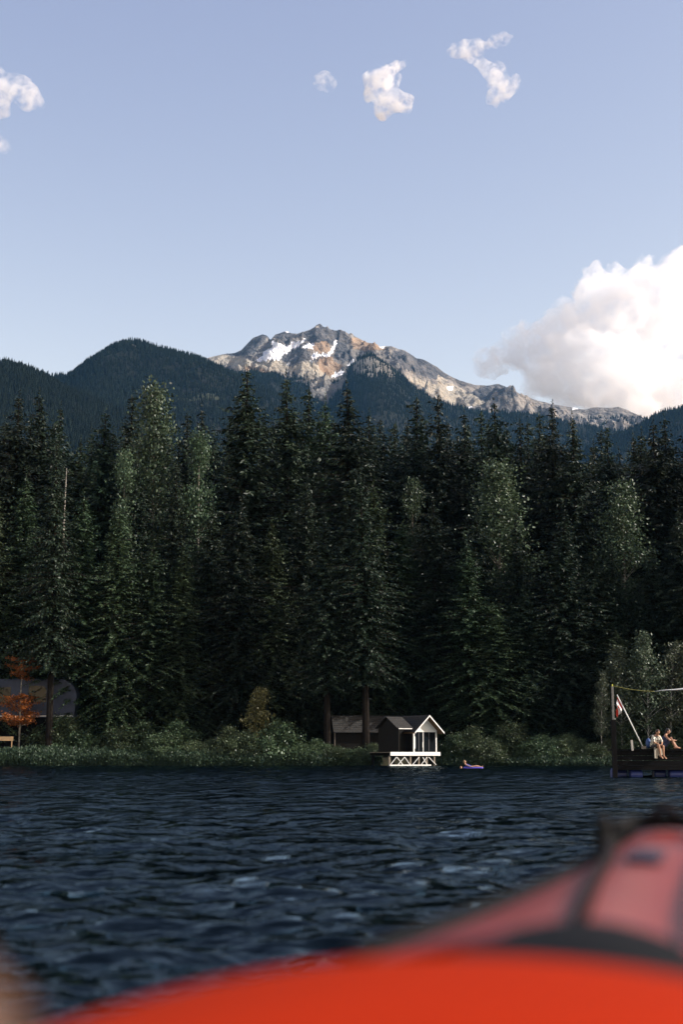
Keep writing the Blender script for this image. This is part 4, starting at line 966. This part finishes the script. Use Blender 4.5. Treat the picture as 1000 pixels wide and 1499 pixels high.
# swimmers
YS = .88*F/(1124.5-Y_HOR); KS = F/YS
def swimmer_float():
    e = empty('person', ((686-500)/KS, YS, 0), R(-8), 'person lying back on a violet blue float near the shore', 'person')
    J = dict(pelvis=(.0, 0, .10), chest=(-.26, 0, .22), neck=(-.40, 0, .36), head=(-.43, 0, .50), shL=(-.36, .17, .32), shR=(-.36, -.17, .32), elL=(-.16, .34, .20), elR=(-.14, -.34, .20),
             wrL=(.08, .38, .14), wrR=(.10, -.38, .14), hipL=(.05, .10, .11), hipR=(.05, -.10, .11), knL=(.46, .11, .20), knR=(.46, -.11, .18), anL=(.86, .10, .12), anR=(.88, -.10, .12))
    face = (1, -.2, .05)
    person_body(J, face, SKIN, e, {'L': ((1, 0, -.1), (0, 0, -1)), 'R': ((1, 0, -.1), (0, 0, -1))}, {'L': (.6, 0, .8), 'R': (.6, 0, .8)})
    hair_cap(e, J['head'], face, mat('fair_hair', (.30, .19, .09), .6, .4))
    V = Vector
    cloth('swimsuit', [(V((0, .05, .11)), V((0, -.05, .11)), .135, .135), (V((0, .07, .12)), V((-.26, .075, .23)), .12, .128), (V((0, -.07, .12)), V((-.26, -.075, .23)), .12, .128)], mat('blue_swimsuit', (.03, .04, .22), .7), e)
    fl = MB(); 
    for yy in (-.30, -.1, .1, .30): fl.tube([(-.52, yy, .06), (-.48, yy, .05), (0, yy, .02), (.9, yy, .03), (.98, yy, .04)], [.05, .09, .10, .09, .04], 12)
    f = fl.build('float_mattress', mat('violet_float', (.08, .06, .38), .4, .5), None, True); f.location = e.location; f.rotation_euler = e.rotation_euler
    tag(f, 'violet blue air mattress under the reclining person', 'float')
def swimmer_head():
    e = empty('person', ((671-500)/KS, YS-.8, 0), R(-70), 'swimmer with only head and shoulders above the water', 'person')
    J = dict(pelvis=(-.05, 0, -.72), chest=(0, 0, -.38), neck=(.02, 0, -.10), head=(.04, 0, .06), shL=(.01, .17, -.16), shR=(.01, -.17, -.16), elL=(.2, .32, -.25), elR=(.2, -.32, -.25), wrL=(.42, .28, -.12), wrR=(.42, -.28, -.12),
             hipL=(-.05, .1, -.74), hipR=(-.05, -.1, -.74), knL=(.05, .12, -1.1), knR=(.05, -.12, -1.12), anL=(-.1, .12, -1.48), anR=(-.1, -.12, -1.5))
    face = (1, 0, .1)
    person_body(J, face, SKIN, e, {'L': ((1, -.3, 0), (0, 0, 1)), 'R': ((1, .3, 0), (0, 0, 1))}, {'L': (.6, 0, -.8), 'R': (.6, 0, -.8)})
    hair_cap(e, J['head'], face, mat('auburn_hair', (.22, .10, .04), .6, .4))
swimmer_float(); swimmer_head()

# ------------------------------------------------------------------ the boat under the camera
AX = R(17.3); BF = Vector((math.sin(AX), math.cos(AX), 0)); BW = Vector((math.cos(AX), -math.sin(AX), 0)); B0 = Vector((-.235, 0, 0))
def bpt(d, v, z): return B0 + BF*d + BW*v + Vector((0, 0, z))
def loft(sections, closed=False):
    vs, fs = [], []; n = len(sections[0])
    for s in sections: vs += s
    for i in range(len(sections)-1):
        for j in range(n-1 if not closed else n):
            k = (j+1) % n; fs.append((i*n+j, i*n+k, (i+1)*n+k, (i+1)*n+j))
    return vs, fs
def boat():
    e = empty('kayak', B0, 0, 'blurred orange kayak bow with black straps filling the lower foreground', 'kayak')
    orange = mat('orange_coated_fabric', (.37, .020, .0006), .65, .03, noise=(3, (.32, .017, .0005)), bump=(120, .06, .002))
    deckm = mat('sky_tinted_orange_deck', (.27, .032, .022), .28, .9, noise=(4, (.22, .027, .019)), bump=(60, .08, .002))  # pinkish base colour stands in for part of the sky reflection
    black = mat('black_rubber', (.004, .004, .004), .7, .12, bump=(90, .1, .002)); web = mat('black_webbing', (.012, .009, .010), .9, .1); patch = mat('grey_patch', (.04, .03, .045), .7, .15)
    def part(name, sections, m, thick=0, closed=False):
        vs, fs = loft(sections, closed); me = bpy.data.meshes.new(name); me.from_pydata([tuple(Vector(v)-B0) for v in vs], [], fs); me.update(); me.materials.append(m)
        me.polygons.foreach_set('use_smooth', [True]*len(me.polygons)); o = obj(name, me, e)
        sb = o.modifiers.new('smooth', 'SUBSURF'); sb.levels = 2; sb.render_levels = 2
        if thick: t = o.modifiers.new('thick', 'SOLIDIFY'); t.thickness = thick; t.offset = -1
        return o
    # hull from stern to bow: half sections mirrored
    st = [(-1.9,.03,.60,.30),(-1.7,.14,.52,.10),(-1.2,.30,.46,-.08),(-.5,.41,.44,-.13),(.3,.43,.46,-.14),(.9,.41,.50,-.13),(1.4,.24,.54,-.11),(2.0,.16,.60,-.06),(2.5,.09,.66,.06),(2.8,.05,.71,.30),(2.90,.02,.74,.55)]
    secs = []
    for d, hw, zt, zk in st:
        s = []
        for u in np.linspace(-1, 1, 13):
            a = abs(u); s.append(bpt(d, math.copysign(hw*(1-(1-a)**2.2), u), zk + (zt-zk)*a**2.0))
        secs.append(s)
    part('hull', secs, black, .012)
    # orange spray cover in front of the paddler
    secs = []
    for d, zc, hw in ((.50, .66, .47), (.60, .70, .48), (.85, .722, .48), (1.08, .728, .47), (1.20, .728, .46), (1.26, .722, .455), (1.285, .70, .45), (1.29, .66, .445)):
        s = []
        for u in np.linspace(-1.12, 1.12, 17):
            a = abs(u); z = zc - .105*min(a, 1)**2 - (max(0, a-.9)/.22)**1.5*.16; s.append(bpt(d, hw*math.copysign(min(a, 1)+.04*max(0, a-1), u), z))
        secs.append(s)
    part('spray_cover', secs, orange, .012)
    # recessed black coaming strip
    secs = []
    for d, zc, hw in ((1.28, .64, .25), (1.32, .69, .245), (1.42, .712, .235), (1.50, .722, .225), (1.56, .722, .215), (1.60, .70, .21), (1.61, .64, .205)):
        s = [bpt(d, hw*u + .035, zc - .09*abs(u)**2.2 - .03*max(0, u)) for u in np.linspace(-1.0, 1.0, 13)]
        secs.append(s)
    part('coaming', secs, black, .012)
    # bow deck
    ds = [(1.50,.205,.710,.035),(1.7,.185,.715,.04),(2.0,.15,.722,.04),(2.3,.122,.727,.035),(2.55,.098,.734,.03),(2.75,.08,.744,.02),(2.82,.065,.750,.012)]
    part('bow_deck', [[bpt(d, hw*u, zc - cr*abs(u)**2) for u in np.linspace(-1, 1, 11)] for d, hw, zc, cr in ds], deckm, .01)
    part('side_panel', [[bpt(d, -(hw+t*.02), zc - cr - .012 - t*.12) for t in np.linspace(0, 1, 5)] for d, hw, zc, cr in ds], black, .01)
    part('side_panel', [[bpt(d, hw+t*.02, zc - cr - .012 - t*.12) for t in np.linspace(0, 1, 5)] for d, hw, zc, cr in ds], black, .01)
    for sg in (-1, 1):
        MB().tube([bpt(d, sg*(hw+.006), zc-cr+.004)-B0 for d, hw, zc, cr in ds], .012, 10).build('edge_piping', black, e, True)
        # cleat: base and horn
        p = bpt(2.62, sg*.092, .730)-B0; c_ = MB().tube([p-Vector((0, 0, .02)), p+Vector((0, 0, .03))], [.018, .014], 10).tube([p+Vector((0, 0, .034))-BF*.035, p+Vector((0, 0, .040)), p+Vector((0, 0, .034))+BF*.035], [.008, .013, .008], 8); c_.build('cleat', black, e, True)
        s = [(2.60, sg*.085, .732), (2.3, -.045 if sg < 0 else .10, .730), (2.0, -.025 if sg < 0 else .115, .728), (1.7, 0 if sg < 0 else .13, .722), (1.55, .01 if sg < 0 else .14, .714)]
        MB().tube([bpt(*q)-B0 for q in s], .0085, 8).build('strap', web, e, True)
    MB().tube([bpt(2.70+.10*math.cos(a), .085*math.sin(a), .752+.012*math.cos(a))-B0 for a in np.linspace(-1.6, 1.6, 13)], .013, 10).build('bow_rim', black, e, True)
    MB().tube([bpt(2.78, .02*math.cos(a), .768+.022*math.sin(a))-B0 for a in np.linspace(0, math.pi, 9)], .008, 8).build('grab_loop', web, e, True)
    pv = [[bpt(d, v,   .7310 + (d-2.3)*.040 - .9*v*v*3.0+.006) for v in np.linspace(-.015, .035, 5)] for d in np.linspace(2.22, 2.38, 5)]
    part('patch', pv, patch, .004)
boat()
# paddle resting upright inside the boat, only its grip shows, far out of focus
pd = empty('paddle', (-.116, .36, .115), 0, 'brown wooden paddle grip blurred in the lower left corner', 'paddle')
pw = mat('varnished_wood', (.13, .060, .028), .5, .3, noise=(8, (.10, .045, .02)))
MB().tube([(-.02, 0, .25), (-.008, .03, .50), (0, .05, .66)], [.015, .015, .016], 12).build('shaft', pw, pd, True)
MB().tube([(-.004, .045, .655), (0, .05, .675), (.001, .05, .695), (.001, .05, .71)], [.018, .028, .026, .012], 14).build('grip', pw, pd, True)
MB().box(-.10, .05, -.012, .008, -.08, .26).build('blade', pw, pd, bevel=.008)

# ------------------------------------------------------------------ clouds (closed bodies of bright droplets, outside the haze)
def cloud(name, blobs, Y, dens, label, depth=.6, vox=None, amp=.5, fr=1.2, seed=0., nsc=.85, lo=.44, hi=.82):
    k = F/Y/ math.cos(PITCH)*1.0
    rs = np.random.RandomState(int(seed*10)+3)
    c0 = P(sum(b[0] for b in blobs)/len(blobs), sum(b[1] for b in blobs)/len(blobs), Y)
    b = bmesh.new(); rm = []
    for px, py, r in blobs:
        q = P(px, py, Y) - c0; rr = r*Y/F*(1.6 if Y < 8000 else 1.15); rm.append(rr)
        q.y += rs.normal()*rr*depth*.6
        bmesh.ops.create_icosphere(b, subdivisions=3, radius=rr, matrix=Matrix.Translation(q) @ Matrix.Diagonal((1, max(.8, depth), .95, 1)))
        for _ in range(5):
            d = Vector(rs.normal(size=3)).normalized(); r2 = rr*(.25+.3*rs.rand())
            bmesh.ops.create_icosphere(b, subdivisions=2, radius=r2, matrix=Matrix.Translation(q + d*rr*.9))
    me = bpy.data.meshes.new(name); b.to_mesh(me); b.free()
    o = bpy.data.objects.new(name, me); C.objects.link(o)
    vx = vox or np.median(rm)*.22
    md = o.modifiers.new('fuse', 'REMESH'); md.mode = 'VOXEL'; md.voxel_size = vx
    dg = bpy.context.evaluated_depsgraph_get(); m2 = bpy.data.meshes.new_from_object(o.evaluated_get(dg))
    o.modifiers.clear(); o.data = m2
    S = float(np.median(rm)); n = len(m2.vertices); co = np.empty(n*3, np.float32); m2.vertices.foreach_get('co', co); co = co.reshape(-1, 3)
    q = co/S*fr; wv = np.stack([fbm(q[:, 0]+5*i+seed, q[:, 1]+2*i, q[:, 2]+3*i, 5, .62) for i in range(3)], -1)
    m2.vertices.foreach_set('co', (co + wv*S*amp).astype(np.float32).ravel()); m2.update()
    md = o.modifiers.new('fuse', 'REMESH'); md.mode = 'VOXEL'; md.voxel_size = vx
    dg = bpy.context.evaluated_depsgraph_get(); m2 = bpy.data.meshes.new_from_object(o.evaluated_get(dg)); o.modifiers.clear(); o.data = m2
    mt_ = bpy.data.materials.new(name+'_droplets'); mt_.use_nodes = True; nn = mt_.node_tree.nodes; ll = mt_.node_tree.links; nn.remove(nn['Principled BSDF'])
    pv = nn.new('ShaderNodeVolumePrincipled'); pv.inputs['Color'].default_value = (.978, .987, .998, 1); pv.inputs['Anisotropy'].default_value = .0
    tc = nn.new('ShaderNodeTexCoord'); t = nn.new('ShaderNodeTexNoise'); t.inputs['Scale'].default_value = nsc/S; t.inputs['Detail'].default_value = 6; t.inputs['Roughness'].default_value = .58
    t.inputs['Distortion'].default_value = .4
    ad = nn.new('ShaderNodeVectorMath'); ad.inputs[1].default_value = (seed*S*7, seed*S*3, 0); ll.new(tc.outputs['Object'], ad.inputs[0]); ll.new(ad.outputs[0], t.inputs['Vector'])
    mr = nn.new('ShaderNodeMapRange'); mr.inputs['From Min'].default_value = lo; mr.inputs['From Max'].default_value = hi; mr.inputs['To Max'].default_value = dens
    ll.new(t.outputs['Fac'], mr.inputs['Value']); ll.new(mr.outputs[0], pv.inputs['Density'])
    ll.new(pv.outputs[0], nn['Material Output'].inputs['Volume']); m2.materials.clear(); m2.materials.append(mt_)
    o.location = c0
    tag(o, label, 'cloud', 'small clouds high in the sky' if Y < 8000 else None)
    return o
cloud('cloud', [(660,78,5),(672,73,8),(684,72,10),(701,69,9),(724,62,7),(737,59,8),(748,55,3),(695,86,9),(711,97,8),(720,106,8),(728,118,12),(731,132,11),(722,128,8),(745,126,9),(757,115,6)], 7000, 0.029, 'crooked white cloud, rightmost of the small clouds up high', seed=1.)
cloud('cloud', [(595,92,4),(588,95,5),(579,99,7),(560,109,12),(545,114,10),(570,119,12),(551,132,12),(568,145,13),(587,149,11),(602,147,6),(560,160,9),(553,167,4)], 7000, 0.053, 'compact white cloud high above the mountain summit', seed=2.)
cloud('cloud', [(476,116,9),(486,121,6),(467,125,6),(463,111,4),(481,128,5)], 7000, 0.016, 'faint small cloud left of the compact cloud above the summit', seed=3.)
cloud('cloud', [(-12,125,16),(0,118,10),(16,119,9),(30,119,9),(37,136,13),(46,144,11),(30,145,11),(54,151,7),(5,134,9),(0,160,9),(-14,150,14)], 7000, 0.025, 'white cloud cut by the left edge', seed=4.)
cloud('cloud', [(2,210,9),(10,215,6),(-8,206,9)], 7000, 0.016, 'tiny cloud puff low at the left edge', seed=5.)
cloud('large_cloud', [(705,536,9),(722,530,16),(745,525,22),(775,515,30),(800,480,14),(812,500,38),(850,480,44),(870,435,28),(890,420,26),(915,418,28),(905,465,50),(945,430,38),(960,470,50),(990,400,26),(1010,385,26),(1000,440,45),(840,545,50),(800,560,28),(780,575,20),(890,560,56),(940,570,46),(930,520,40),(985,580,50),(1022,540,38)], 9500, .009,
      'large bright cumulus cloud behind the ridge at the right', depth=.9, vox=13, nsc=1.6, lo=.37, hi=.62, amp=.9, fr=1.5, seed=6.)

# ------------------------------------------------------------------ air
hz = MB().box(-4600, 4600, -480, 6300, -6, 1720).build('haze', None)
hm = bpy.data.materials.new('valley_air'); hm.use_nodes = True; nn = hm.node_tree.nodes; nn.remove(nn['Principled BSDF'])
pv = nn.new('ShaderNodeVolumePrincipled'); pv.inputs['Color'].default_value = (.20, .54, 1.0, 1); pv.inputs['Density'].default_value = 1.9e-5; pv.inputs['Anisotropy'].default_value = .1
hm.node_tree.links.new(pv.outputs[0], nn['Material Output'].inputs['Volume']); hz.data.materials.append(hm)
tag(hz, 'thin blue haze filling the valley air', 'haze', kind='stuff')
